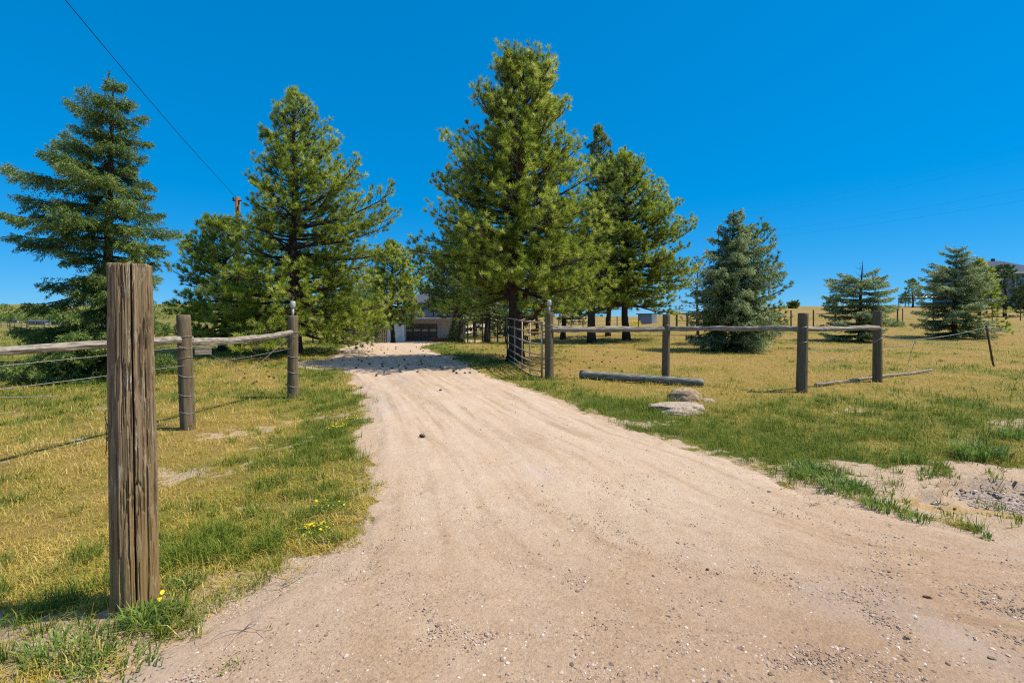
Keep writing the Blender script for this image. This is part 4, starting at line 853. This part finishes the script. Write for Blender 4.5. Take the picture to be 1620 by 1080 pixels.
rx0, rx1 = x0 - 1.0, x1h + 2.0; rmb = MB(); V = [(rx0, uy - .6, ut), (rx1, uy - .6, ut), (rx1, uy + 6.6, ut), (rx0, uy + 6.6, ut), (rx0, uy + 3, ut + .9), (rx1, uy + 3, ut + .9)]
rmb.add(V, [(0, 1, 5, 4), (2, 3, 4, 5), (3, 2, 1, 0)], [(0, 4, 3), (1, 2, 5)]); rf_ = part(rmb, 'roof', M['roof'], HS)
mb = MB(); mb.box(((rx0 + rx1) / 2, uy - .62, ut - .06), (rx1 - rx0, .05, .2)); part(mb, 'fascia', M['white'], rf_)
mb = MB()
for a in range(9):
    for b_ in range(3): mb.box((hx(690) + .32 * a + .16 * (b_ % 2), hd - 2.2, Z(hx(700), hd - 2.2) + .09 + .13 * b_), (.30, .18, .12))
mb.box((hx(690) + 1.4, hd - 1.9, Z(hx(700), hd - 2.2) + .18), (2.6, .4, .3)); o = mb.build('brick_planter', M['brick']); tag(o, 'low red brown brick planter in front of the pale garage wall', 'planter')
# white shed
sd = 46.; sx0, sx1 = hx(613, sd), hx(637, sd); sz = Z(-12, sd); SHD = thing('shed', ((sx0 + sx1) / 2, sd, sz), 'small white vertical sided shed left of the garage', 'shed')
mb = MB(); st_ = zat(508, sd)
mb.box(((sx0 + sx1) / 2, sd + .8, (sz + st_) / 2), (sx1 - sx0, 1.6, st_ - sz))
for q in np.linspace(sx0 + .08, sx1 - .08, 7): mb.box((q, sd - .01, (sz + st_) / 2), (.03, .03, st_ - sz - .05))
part(mb, 'wall', M['white'], SHD)
mb = MB(); mb.box(((sx0 + sx1) / 2, sd + .8, st_ + .05), (sx1 - sx0 + .3, 2.0, .1)); part(mb, 'roof', M['roof'], SHD)
mb = MB(); mb.box((sx1 + .12, sd - .2, (sz + st_) / 2), (.2, .2, st_ - sz)); part(mb, 'corner_post', M['white'], SHD)
# dark plank fence by the shed
def pole_fence(name, a, b_, npost, h, label, mat, rails=(.4, .8, 1.1), r=.05, mesh=False, group=None, rr_=.015, mesh_step=.22):
    (ax_, ay_), (bx_, by_) = a, b_; f = thing(name, (ax_, ay_, Z(ax_, ay_)), label, 'fence', group)
    for q in np.linspace(0, 1, npost):
        x_, y_ = ax_ + (bx_ - ax_) * q, ay_ + (by_ - ay_) * q; z_ = Z(x_, y_); mb = MB(); mb.tube([(x_, y_, z_ - .1), (x_, y_, z_ + h * random.uniform(.94, 1.06))], r, 7); part(mb, 'post', mat, f)
    mb = MB(); qs = np.linspace(0, 1, npost * 3)
    for hh_ in rails:
        X_ = ax_ + (bx_ - ax_) * qs; Y_ = ay_ + (by_ - ay_) * qs; mb.tube(np.stack([X_, Y_, gz(X_, Y_) + hh_], 1), rr_, 5)
    if mesh:
        L = math.hypot(bx_ - ax_, by_ - ay_)
        for q in np.linspace(0, 1, int(L / mesh_step)): x_, y_ = ax_ + (bx_ - ax_) * q, ay_ + (by_ - ay_) * q; z_ = Z(x_, y_); mb.tube([(x_, y_, z_ + .05), (x_, y_, z_ + max(rails))], rr_ * .55, 4)
    part(mb, 'rail' if rr_ > .012 else 'fence_wire', M['wire'] if rr_ < .02 else mat, f); return f
def P2(px, d): return ((px - 810) / FPX * d, d)
pole_fence('plank_fence', P2(594, 38), P2(612, 40), 7, 1.5, 'dark upright plank fence beside the white shed', M['oldwood'], (.5, 1.2), .07, rr_=.03)
pole_fence('wire_fence', P2(740, 33), P2(800, 31), 6, 1.6, 'wire pen of tall posts between the garage pine and the biggest pine', M['oldwood'], (.3, .7, 1.1, 1.45), .05, True, 'wire fences behind the trees')
pole_fence('wire_fence', P2(884, 42), P2(1010, 46), 8, 1.3, 'thin wire fence beyond the two right hand pine trunks', M['oldwood'], (.4, .8, 1.15), .05, False, 'wire fences behind the trees', .010)
pole_fence('wire_fence', P2(1215, 37), P2(1420, 40), 7, 1.35, 'wire fence with dark posts crossing below the hill on the right', M['oldwood'], (.3, .75, 1.2), .055, False, 'wire fences behind the trees', .010)
pole_fence('wire_fence', P2(1428, 46), P2(1700, 50), 7, 1.3, 'wire fence behind the dark layered spruce', M['oldwood'], (.4, .8, 1.1), .045, False, 'wire fences behind the trees', .010)
pole_fence('wire_fence', P2(495, 30), P2(548, 31), 4, 1.35, 'wire fence under the tall left pine', M['oldwood'], (.3, .7, 1.25), .05, True, 'wire fences behind the trees', .016)
pole_fence('wire_fence', P2(250, 32), P2(470, 34), 8, 1.2, 'wire fence across the shaded left field behind the utility pole', M['oldwood'], (.4, .75, 1.1), .045, False, 'wire fences behind the trees', .012)
pole_fence('wire_fence', P2(-40, 110), P2(100, 105), 14, 2.0, 'far field fence of thin posts left of the big spruce', M['oldwood'], (.6, 1.8), .07, False, 'wire fences behind the trees', .02)
pole_fence('wire_fence', P2(-10, 40), P2(130, 36), 6, 1.0, 'near field fence of short posts behind the left rail', M['oldwood'], (.5, .9), .04, False, 'wire fences behind the trees', .008)
# chain link gate
cx0, cy0 = P2(549, 31); cx1, cy1 = P2(570, 31.5); CG = thing('chain_link_gate', (cx0, cy0, Z(cx0, cy0)), 'closed chain link gate in the far fence left of the drive', 'gate')
cz0 = Z(cx0, cy0); mb = MB(); mb.tube([(cx0, cy0, cz0 + .1), (cx0, cy0, cz0 + 1.25), (cx1, cy1, cz0 + 1.25), (cx1, cy1, cz0 + .1), (cx0, cy0, cz0 + .1)], .03, 6); part(mb, 'gate_frame', M['greypipe'], CG)
mb = MB()
for q in np.linspace(-1, 1, 22):
    for sg in (1, -1):
        a = max(0, min(1, q)) ; b_ = max(0, min(1, q + 1)); ha, hb = (0 if q >= 0 else -q), (1 if q <= 0 else 1 - q)
        if sg < 0: ha, hb = 1 - ha, 1 - hb
        mb.tube([(cx0 + (cx1 - cx0) * a, cy0 + .2 * a, cz0 + .12 + 1.1 * ha), (cx0 + (cx1 - cx0) * b_, cy0 + .2 * b_, cz0 + .12 + 1.1 * hb)], .006, 3)
part(mb, 'wire_mesh', M['darkwire'], CG)
pole_fence('wire_fence', P2(572, 31.5), P2(596, 34), 4, 1.5, 'short fence of posts between chain link gate and plank fence', M['oldwood'], (.4, 1.4), .05, False, 'wire fences behind the trees', .02)

# wheelbarrow
wx, wy, wz = at(843, 30); WB = thing('wheelbarrow', (wx, wy, wz), 'orange wheelbarrow under the pines behind the metal gate', 'wheelbarrow')
mb = MB(); V = [(-.42, -.32, .78), (.42, -.32, .78), (.42, .32, .78), (-.42, .32, .78), (-.25, -.2, .46), (.22, -.2, .46), (.22, .2, .46), (-.25, .2, .46)]
iv = [(x_ * .95, y_ * .93, z_ + (.0 if z_ > .6 else .02)) for x_, y_, z_ in V]
VV = np.array(V + iv) + np.array([wx, wy, wz]); mb.add(VV, [(0, 1, 5, 4), (1, 2, 6, 5), (2, 3, 7, 6), (3, 0, 4, 7), (4, 5, 6, 7), (8, 12, 13, 9), (9, 13, 14, 10), (10, 14, 15, 11), (11, 15, 12, 8), (12, 15, 14, 13), (0, 8, 9, 1), (1, 9, 10, 2), (2, 10, 11, 3), (3, 11, 8, 0)]); part(mb, 'tray', M['orange'], WB)
for s_ in (-1, 1):
    mb = MB(); mb.tube([(wx - .45, wy + .12 * s_, wz + .28), (wx + .1, wy + .25 * s_, wz + .42), (wx + .95, wy + .3 * s_, wz + .68)], .022, 7); part(mb, 'handle', M['oldwood'], WB)
    mb = MB(); mb.tube([(wx + .1, wy + .24 * s_, wz + .43), (wx + .22, wy + .24 * s_, wz), (wx + .36, wy + .24 * s_, wz + .47)], .016, 6); part(mb, 'leg', M['darkmetal'], WB)
a = np.linspace(0, 6.283, 20); mb = MB(); mb.tube(np.stack([wx - .5 + .15 * np.cos(a), wy + 0 * a, wz + .2 + .15 * np.sin(a)], 1), .045, 8); mb.tube([(wx - .5, wy - .12, wz + .2), (wx - .5, wy + .12, wz + .2)], .09, 8); part(mb, 'wheel', M['rubber'], WB)
# blue shed with white door, shelter, shrub
bd = 60; bx0, bx1 = hx(1014, bd), hx(1031, bd); bz_ = Z(hx(1022, bd), bd); BS = thing('shed', ((bx0 + bx1) / 2, bd, bz_), 'small blue grey shed with white side beyond the right pines', 'shed')
tz_ = zat(497, bd); mb = MB(); mb.box(((bx0 + bx1) / 2, bd + .7, (bz_ + tz_) / 2), (bx1 - bx0, 1.4, tz_ - bz_)); part(mb, 'wall', M['bluegrey'], BS)
mb = MB(); mb.box((bx1 + .35, bd + .7, (bz_ + tz_) / 2 - .03), (.68, 1.3, tz_ - bz_ - .05)); part(mb, 'side_wall', M['white'], BS)
mb = MB(); mb.box(((bx0 + bx1) / 2 + .3, bd + .7, tz_ + .05), (bx1 - bx0 + 1.1, 1.7, .1)); part(mb, 'roof', M['roof'], BS)
def shrub(name, p, w_, h_, label, mat, seed, lf=.08, K=900, cat='shrub', group=None):
    r_ = np.random.default_rng(seed); t = thing(name, p, label, cat, group); mb = MB(); u = unit(r_.normal(0, 1, (K, 3))); u[:, 2] = np.abs(u[:, 2]); rad = r_.random(K) ** .35 * (.75 + .5 * fbm(u[:, 0] * 2 + seed, u[:, 1] * 2 + u[:, 2], 3))
    C = np.array(p) + u * rad[:, None] * np.array([w_, w_, h_]); global rng; rng = r_; needles(mb, C, u + r_.normal(0, .4, (K, 3)), 3, lf, lf * .45, (.2, 1.3)); part(mb, 'foliage', mat, t)
    mb = MB()
    for k in range(7):
        a = k * .9; mb.tube([p, (p[0] + math.cos(a) * w_ * .5, p[1] + math.sin(a) * w_ * .5, p[2] + h_ * .7)], [.02, .006], 4)
    part(mb, 'stem', M['twig'], t); return t
shrub('shrub', at(1006, 57), .75, .75, 'yellow flowering bush left of the blue grey shed', M['flower'], 3, .1, 500)
shrub('shrub', at(722, 45), .9, 2.2, 'dark ivy like bush climbing at the right corner of the garage wall', M['leaf'], 5, .14, 1500)
shrub('shrub', at(1410, 38), 1.0, .65, 'low grey green bush right of the ragged spruce', M['blue_spruce'], 6, .12, 700)
sh = at(1094, 43); ST = thing('field_shelter', sh, 'small dark post shelter with flat brown roof between the thin pine and the spruce', 'shelter')
for dx in (-1.4, -.4, .5, 1.2): mb = MB(); mb.box((sh[0] + dx, sh[1], sh[2] + .6), (.14, .14, 1.3)); part(mb, 'post', M['oldwood'], ST)
mb = MB(); mb.box((sh[0] - .1, sh[1] + .4, sh[2] + 1.3), (3.2, 1.4, .14)); part(mb, 'roof', M['terracotta'], ST)

# ------------------------------------------------------------------ hilltop house (right) and canopy
qd = 105.; qx0 = (1558 - 810) / FPX * qd; qz = Z(qx0 + 8, qd); QH = thing('house', (qx0 + 8, qd, qz), 'large grey roofed house on top of the hill at the right edge', 'house')
e1, e2, pk = zat(431, qd), zat(440, qd), zat(413, qd); mb = MB(); mb.box((qx0 + 7, qd + 6, (qz + e1) / 2 - .3), (16, 12, e1 - qz + .6)); part(mb, 'wall', M['bluegrey'], QH)
mb = MB(); a0, a1 = qx0 - 2.4, qx0 + 16; V = [(a0, qd - 1, e1), (a1, qd - 1, e1), (a1, qd + 13, e1), (a0, qd + 13, e1), (a0 + 6.6, qd + 6, pk * 1.055), (a1 - 6, qd + 6, pk * 1.055)]
mb.add(V, [(0, 1, 5, 4), (2, 3, 4, 5), (3, 2, 1, 0)], [(0, 4, 3), (1, 2, 5)]); QR = part(mb, 'roof', M['roof_blue'], QH)
mb = MB(); mb.box(((a0 + a1) / 2, qd - 1.02, e1 - .12), (a1 - a0, .06, .35)); part(mb, 'fascia', M['white'], QR)
mb = MB(); mb.box((qx0 + 8.2, qd + 6, pk + .9), (.5, .5, .8)); part(mb, 'chimney', M['darkmetal'], QR)
for q in (3, 8, 13):
    mb = MB(); mb.box((qx0 + q, qd - .03, e1 - 2.2), (2.2, .08, 1.8)); wf = part(mb, 'window', M['white'], QH); mb = MB(); mb.box((qx0 + q, qd - .08, e1 - 2.2), (1.9, .04, 1.5)); part(mb, 'pane', M['glass'], wf)
cd = 112; cxx, cyy, czz = at(1467, cd); CT = thing('canopy_tent', (cxx, cyy, czz), 'white canopy roof on the skyline left of the dark layered spruce', 'canopy')
mb = MB(); ct = zat(471, cd); mb.add(np.array([(-3.2, -2, 0), (3.2, -2, 0), (3.2, 2, 0), (-3.2, 2, 0), (-1.4, 0, .8), (1.4, 0, .8)]) + np.array([cxx, cyy, ct]), [(0, 1, 5, 4), (2, 3, 4, 5), (3, 2, 1, 0)], [(0, 4, 3), (1, 2, 5)]); part(mb, 'canopy', M['white'], CT)
for q in (-3, 3):
    for q2 in (-1.8, 1.8): mb = MB(); mb.tube([(cxx + q, cyy + q2, czz), (cxx + q, cyy + q2, ct)], .07, 6); part(mb, 'pole', M['oldwood'], CT)
x_, y_, z_ = at(1422, 100); mb = MB(); mb.tube([(x_, y_, z_), (x_, y_, zat(470, 100))], .1, 6); tag(mb.build('wooden_pole', M['oldwood']), 'short bare pole on the skyline left of the lone pine', 'pole')

# ------------------------------------------------------------------ far left: road, houses, woods
def field_house(px, d, w_, h_, dep, label, mat, seed):
    x_, y_, z_ = at(px, d); t = thing('house', (x_, y_, z_), label, 'house', 'farm houses far left'); mb = MB(); mb.box((x_, y_ + dep / 2, z_ + h_ / 2), (w_, dep, h_)); part(mb, 'wall', mat, t)
    mb = MB(); V = np.array([(-w_ / 2 - .4, -.4, 0), (w_ / 2 + .4, -.4, 0), (w_ / 2 + .4, dep + .4, 0), (-w_ / 2 - .4, dep + .4, 0), (-w_ / 2 - .4, dep / 2, h_ * .55), (w_ / 2 + .4, dep / 2, h_ * .55)]) + np.array([x_, y_, z_ + h_]); mb.add(V, [(0, 1, 5, 4), (2, 3, 4, 5), (3, 2, 1, 0)], [(0, 4, 3), (1, 2, 5)]); part(mb, 'roof', M['roof'], t)
    for q in (-.25, .25): mb = MB(); mb.box((x_ + q * w_, y_ - .05, z_ + h_ * .5), (w_ * .2, .1, h_ * .4)); part(mb, 'window', M['glass'], t)
field_house(49, 255, 5.0, 1.9, 5, 'left one of two small grey houses far across the left field', M['bluegrey'], 1)
field_house(65, 255, 4.6, 1.8, 5, 'right one of two small grey houses far across the left field', M['bluegrey'], 2)
field_house(20, 340, 7, 2.2, 5, 'pale house by the road at the far left edge', M['tan'], 3)
field_house(88, 250, 4.6, 1.8, 5, 'grey house half hidden by the spruce in the far left field', M['bluegrey'], 4)
m, n, b = newmat('far_road', .9, .1); n.links.new(ramp(n, noise(n, coords(n), .2), [(.3, (.42, .36, .30)), (.7, (.55, .50, .44))]), b.inputs['Base Color'])
mb = MB(); xs = np.linspace(-520, -120, 80); yc = 285 + (xs + 300) * .05
for k in range(len(xs) - 1):
    pass
V = np.concatenate([np.stack([xs, yc - 5, gz(xs, yc - 5) + .35], 1), np.stack([xs, yc + 5, gz(xs, yc + 5) + .35], 1)]); k = np.arange(79); mb.add(V, np.stack([k, k + 1, k + 81, k + 80], 1)); tag(mb.build('road', m), kind='structure')
rng = np.random.default_rng(99); FW = MB()
cxs = rng.uniform(-760, 60, 230); cys = rng.uniform(420, 950, 230)
cxs = np.concatenate([cxs, rng.uniform(-480, -300, 50)]); cys = np.concatenate([cys, rng.uniform(330, 400, 50)])
for x_, y_ in zip(cxs, cys):
    z_ = Z(x_, y_); w_ = rng.uniform(4, 9); h_ = rng.uniform(4, 9); u = unit(rng.normal(0, 1, (60, 3))); C = np.array([x_, y_, z_ + h_ * .45]) + u * rng.random((60, 1)) ** .3 * np.array([w_, w_, h_ * .6]); needles(FW, C, u, 2, 2.2, 1.4, (.2, 1.3))
tag(FW.build('distant_woods', M['pine_dark']), 'dark line of far woods on the left skyline', 'woods', kind='stuff')

# ------------------------------------------------------------------ weeds, flowers, tufts, cones
rng = np.random.default_rng(5)
def tuft(px, d, w_, h_, nb, label, nm='grass_tuft', group='green tufts along the eroded verge', wide=.008, mat='weed', dx=0):
    x_, y_, z_ = at(px, d); mb = MB(); an = rng.uniform(0, 6.283, nb); rd_ = w_ * rng.random(nb) ** .6; X_ = x_ + np.cos(an) * rd_; Y_ = y_ + np.sin(an) * rd_ * .7
    blades(mb, X_, Y_, gz(X_, Y_) - .01, h_ * rng.uniform(.5, 1.1, nb), wide * rng.uniform(.6, 1.3, nb), an + rng.normal(0, .6, nb), rng.uniform(.15, 1.0, nb), rng.normal(.5, .2, nb))
    o = mb.build(nm, M[mat], loc=(x_, y_, z_)); return tag(o, label, 'grass tuft', group)
tuft(1552, 4.85, .24, .24, 420, 'largest bright green leafy tuft on the bare sand near the right edge')
tuft(1340, 3.98, .22, .15, 300, 'dense low green tuft at the drive edge right of centre')
tuft(1285, 4.35, .26, .14, 340, 'wide green tuft left of the dense one on the drive edge')
tuft(1400, 3.62, .16, .11, 170, 'green tuft trailing right along the drive edge')
tuft(1450, 3.42, .11, .09, 90, 'last small tuft of the trailing row by the gully')
tuft(1440, 4.75, .14, .12, 120, 'loose stringy tuft on the sand left of the largest one')
tuft(1470, 4.4, .10, .09, 70, 'sparse little tuft in the sand below the stringy one')
tuft(1600, 5.6, .18, .2, 150, 'dark reddish green tuft at the far right edge')
tuft(1562, 3.12, .035, .08, 22, 'tiny lone tuft on the bare dirt below the gravel patch')
tuft(300, 2.55, .08, .09, 110, 'small fine tuft on the dirt right of the thick post')
tuft(236, 2.22, .12, .12, 230, 'green tuft growing at the front foot of the thick post')
tuft(120, 2.05, .22, .09, 300, 'spreading green tuft in the lower left corner')
tuft(180, 1.92, .20, .07, 220, 'low matted green tuft at the bottom left')
def flower_weed(px, d, w_, h_, nf, label, seed):
    x_, y_, z_ = at(px, d); r_ = np.random.default_rng(seed); t = thing('yellow_wildflower', (x_, y_, z_), label, 'wildflower', 'yellow flowering weeds'); mb = MB(); nb = int(500 * w_ / .2)
    an = r_.uniform(0, 6.28, nb); rd_ = w_ * r_.random(nb) ** .6; X_ = x_ + np.cos(an) * rd_; Y_ = y_ + np.sin(an) * rd_ * .8; hh_ = h_ * r_.uniform(.4, 1, nb); C = np.stack([X_, Y_, gz(X_, Y_) + hh_ * .6], 1)
    global rng; rng = r_; needles(mb, C, np.tile([0, 0, 1.], (nb, 1)) + r_.normal(0, .5, (nb, 3)), 3, .03, .008, (.1, 1.2)); part(mb, 'foliage', M['weed'], t)
    for k in range(nf):
        mb = MB(); st = mb
        a = r_.uniform(0, 6.28); q = w_ * r_.random() ** .6; p = np.array([x_ + math.cos(a) * q, y_ + math.sin(a) * q * .8, 0]); p[2] = Z(p[0], p[1]) + h_ * r_.uniform(.8, 1.35)
        st.tube([(p[0], p[1], p[2] - h_), p], .0012, 3); m_ = 7; aa = np.linspace(0, 6.283, m_, endpoint=False); rr_ = r_.uniform(.006, .011); tl = r_.normal(0, .35, 2)
        V = np.vstack([p, np.stack([p[0] + rr_ * np.cos(aa), p[1] + rr_ * np.sin(aa), p[2] + rr_ * (tl[0] * np.cos(aa) + tl[1] * np.sin(aa)) + .002 * np.cos(aa * 3)], 1)]); mb.add(V, None, [(0, 1 + i_, 1 + (i_ + 1) % m_) for i_ in range(m_)], tint=r_.random()); part(mb, 'flower', M['flower'], t)
flower_weed(498, 3.15, .13, .05, 42, 'yellow flowered weed with dead twig in front of it at the drive edge', 1)
flower_weed(520, 3.5, .13, .06, 18, 'sparsely flowered green weed just behind the first yellow one', 2)
flower_weed(532, 5.95, .16, .09, 40, 'yellow flowered patch in the greener verge further back', 3)
flower_weed(565, 6.35, .22, .10, 30, 'widest flowered weed patch at the left drive edge further back', 4)
flower_weed(470, 5.3, .05, .05, 5, 'few yellow blooms in the grass left of the verge patch', 5)
flower_weed(247, 2.30, .04, .07, 3, 'few yellow blooms at the right foot of the thick post', 6)
def twiggy(px, d, L, label, seed):
    x_, y_, z_ = at(px, d); r_ = random.Random(seed); mb = MB()
    for k in range(5):
        a = r_.uniform(-.5, 1.2) + 3.14 * (k % 2); l = L * r_.uniform(.4, 1); p = [(x_, y_, z_ + .02)]
        for q in range(4): a += r_.uniform(-.4, .4); p.append((p[-1][0] + math.cos(a) * l / 4, p[-1][1] + math.sin(a) * l / 4, Z(p[-1][0], p[-1][1]) + .025 + r_.uniform(0, .02)))
        mb.tube(p, [.0018, .0016, .0013, .001, .0007], 4)
    tag(mb.build('dead_twig', M['twig'], loc=(x_, y_, z_)), label, 'twig', 'dead twigs on the dirt')
twiggy(500, 2.98, .09, 'dark dead twig tangle in front of the yellow flowers', 1)
twiggy(445, 2.5, .22, 'long thin dry twigs on the dirt left of the drive', 2)
twiggy(385, 2.15, .20, 'dry twigs lying near the bottom left of the drive', 3)
twiggy(1285, 3.6, .16, 'dry twig tangle on the right side of the drive', 4)
# single noticeable stones on the drive
for i, (px, py, r_, tn) in enumerate([(836, 960, .014, 'pale'), (990, 968, .012, 'pale'), (1450, 980, .012, 'pale'), (1436, 1008, .018, 'dark'), (1220, 1066, .018, 'dark'), (1343, 844, .016, 'dark'), (1217, 778, .022, 'dark'), (1570, 1040, .02, 'dark'), (914, 936, .014, 'dark'), (803, 1070, .012, 'pale'), (1120, 900, .014, 'dark'), (1408, 828, .012, 'dark')]):
    dd = 1080 / (py - 500); x_, y_, _ = at(px, dd); o = lump(x_, y_, r_ * .85, r_ * .6, r_ * .4, 2, i * 3.1, .5, .020).build('stone', M['rock_pale'] if tn == 'pale' else M['rock_brown'])
    tag(o, {836: 'round white pebble left of centre on the near drive', 990: 'second white pebble right of centre on the near drive', 1450: 'white pebble at the right of the near drive', 1436: 'dark stone below the white pebble on the right', 1220: 'dark stone at the bottom edge of the picture', 1343: 'dark stone below the dry twig tangle', 1217: 'largest brown clod on the upper right of the drive', 1570: 'dark stone in the bottom right corner', 914: 'flat dark chip near the middle of the drive', 803: 'pale pebble at the bottom centre edge', 1120: 'dark stone right of centre on the drive', 1408: 'dark stone right of the one below the twig tangle'}[px], 'stone', 'single stones on the drive')
x_, y_, _ = at(1467, 1080 / 446); o = lump(x_, y_, .026, .016, .009, 3, 4.4, .6, .018).build('dung_clod', M['cone']); tag(o, 'flat dark brown clod on the right of the drive', 'clod')
# pine cones: one source, copied
mbc = MB()
for k in range(26):
    a = k * 2.399; f = k / 25; rr_ = .032 * math.sin(math.pi * (.12 + .8 * f)); c = np.array([math.cos(a) * rr_, (f - .5) * .09, math.sin(a) * rr_ + .03]); o_ = np.array([math.cos(a), .3, math.sin(a)]) * .014; s1 = np.array([0, .016, 0]); s2 = np.cross(o_, s1) / .02
    mbc.add([c - s2 * .7, c + s2 * .7, c + o_ + s2 * .4, c + o_ - s2 * .4, c + s1 * .4 - s2 * .6, c + s1 * .4 + s2 * .6], [(0, 1, 2, 3), (3, 2, 5, 4)])
mbc.tube([(0, -.05, .03), (0, 0, .03), (0, .045, .03)], [.012, .024, .006], 7)
cone0 = mbc.build('pine_cone', M['cone'], loc=(0, 0, 0)); rd = random.Random(4); spots = []
while len(spots) < 210:
    z_ = rd.random()
    if z_ < .5: px, py = rd.gauss(720, 90), rd.uniform(548, 592)
    elif z_ < .8: px, py = rd.gauss(940, 60), rd.uniform(548, 600)
    elif z_ < .9: px, py = rd.uniform(480, 620), rd.uniform(548, 580)
    else: px, py = rd.uniform(250, 470), rd.uniform(560, 600)
    if py < 545 or not 380 < px < 1040: continue
    dd = 1080 / (py - 500); x_ = (px - 810) / FPX * dd
    if abs(x_ - .9) < .25 and abs(dd - 10.7) < .3: continue
    spots.append((x_, dd))
for (px, py) in [(697, 620), (668, 693)]: dd = 1080 / (py - 500); spots.append(((px - 810) / FPX * dd, dd))
for i, (x_, y_) in enumerate(spots):
    o = cone0 if i == 0 else cone0.copy()
    if i: COL.objects.link(o)
    o.location = (x_, y_, float(SZ(x_, y_)) - .004); o.rotation_euler = (rd.uniform(-.3, .3), rd.uniform(-.3, .3), rd.uniform(0, 6.28)); s_ = rd.uniform(.5, .9); o.scale = (s_,) * 3
    tag(o, 'dark brown fallen pine cone lying on the ground around the gate and drive', 'pine cone', 'fallen pine cones')
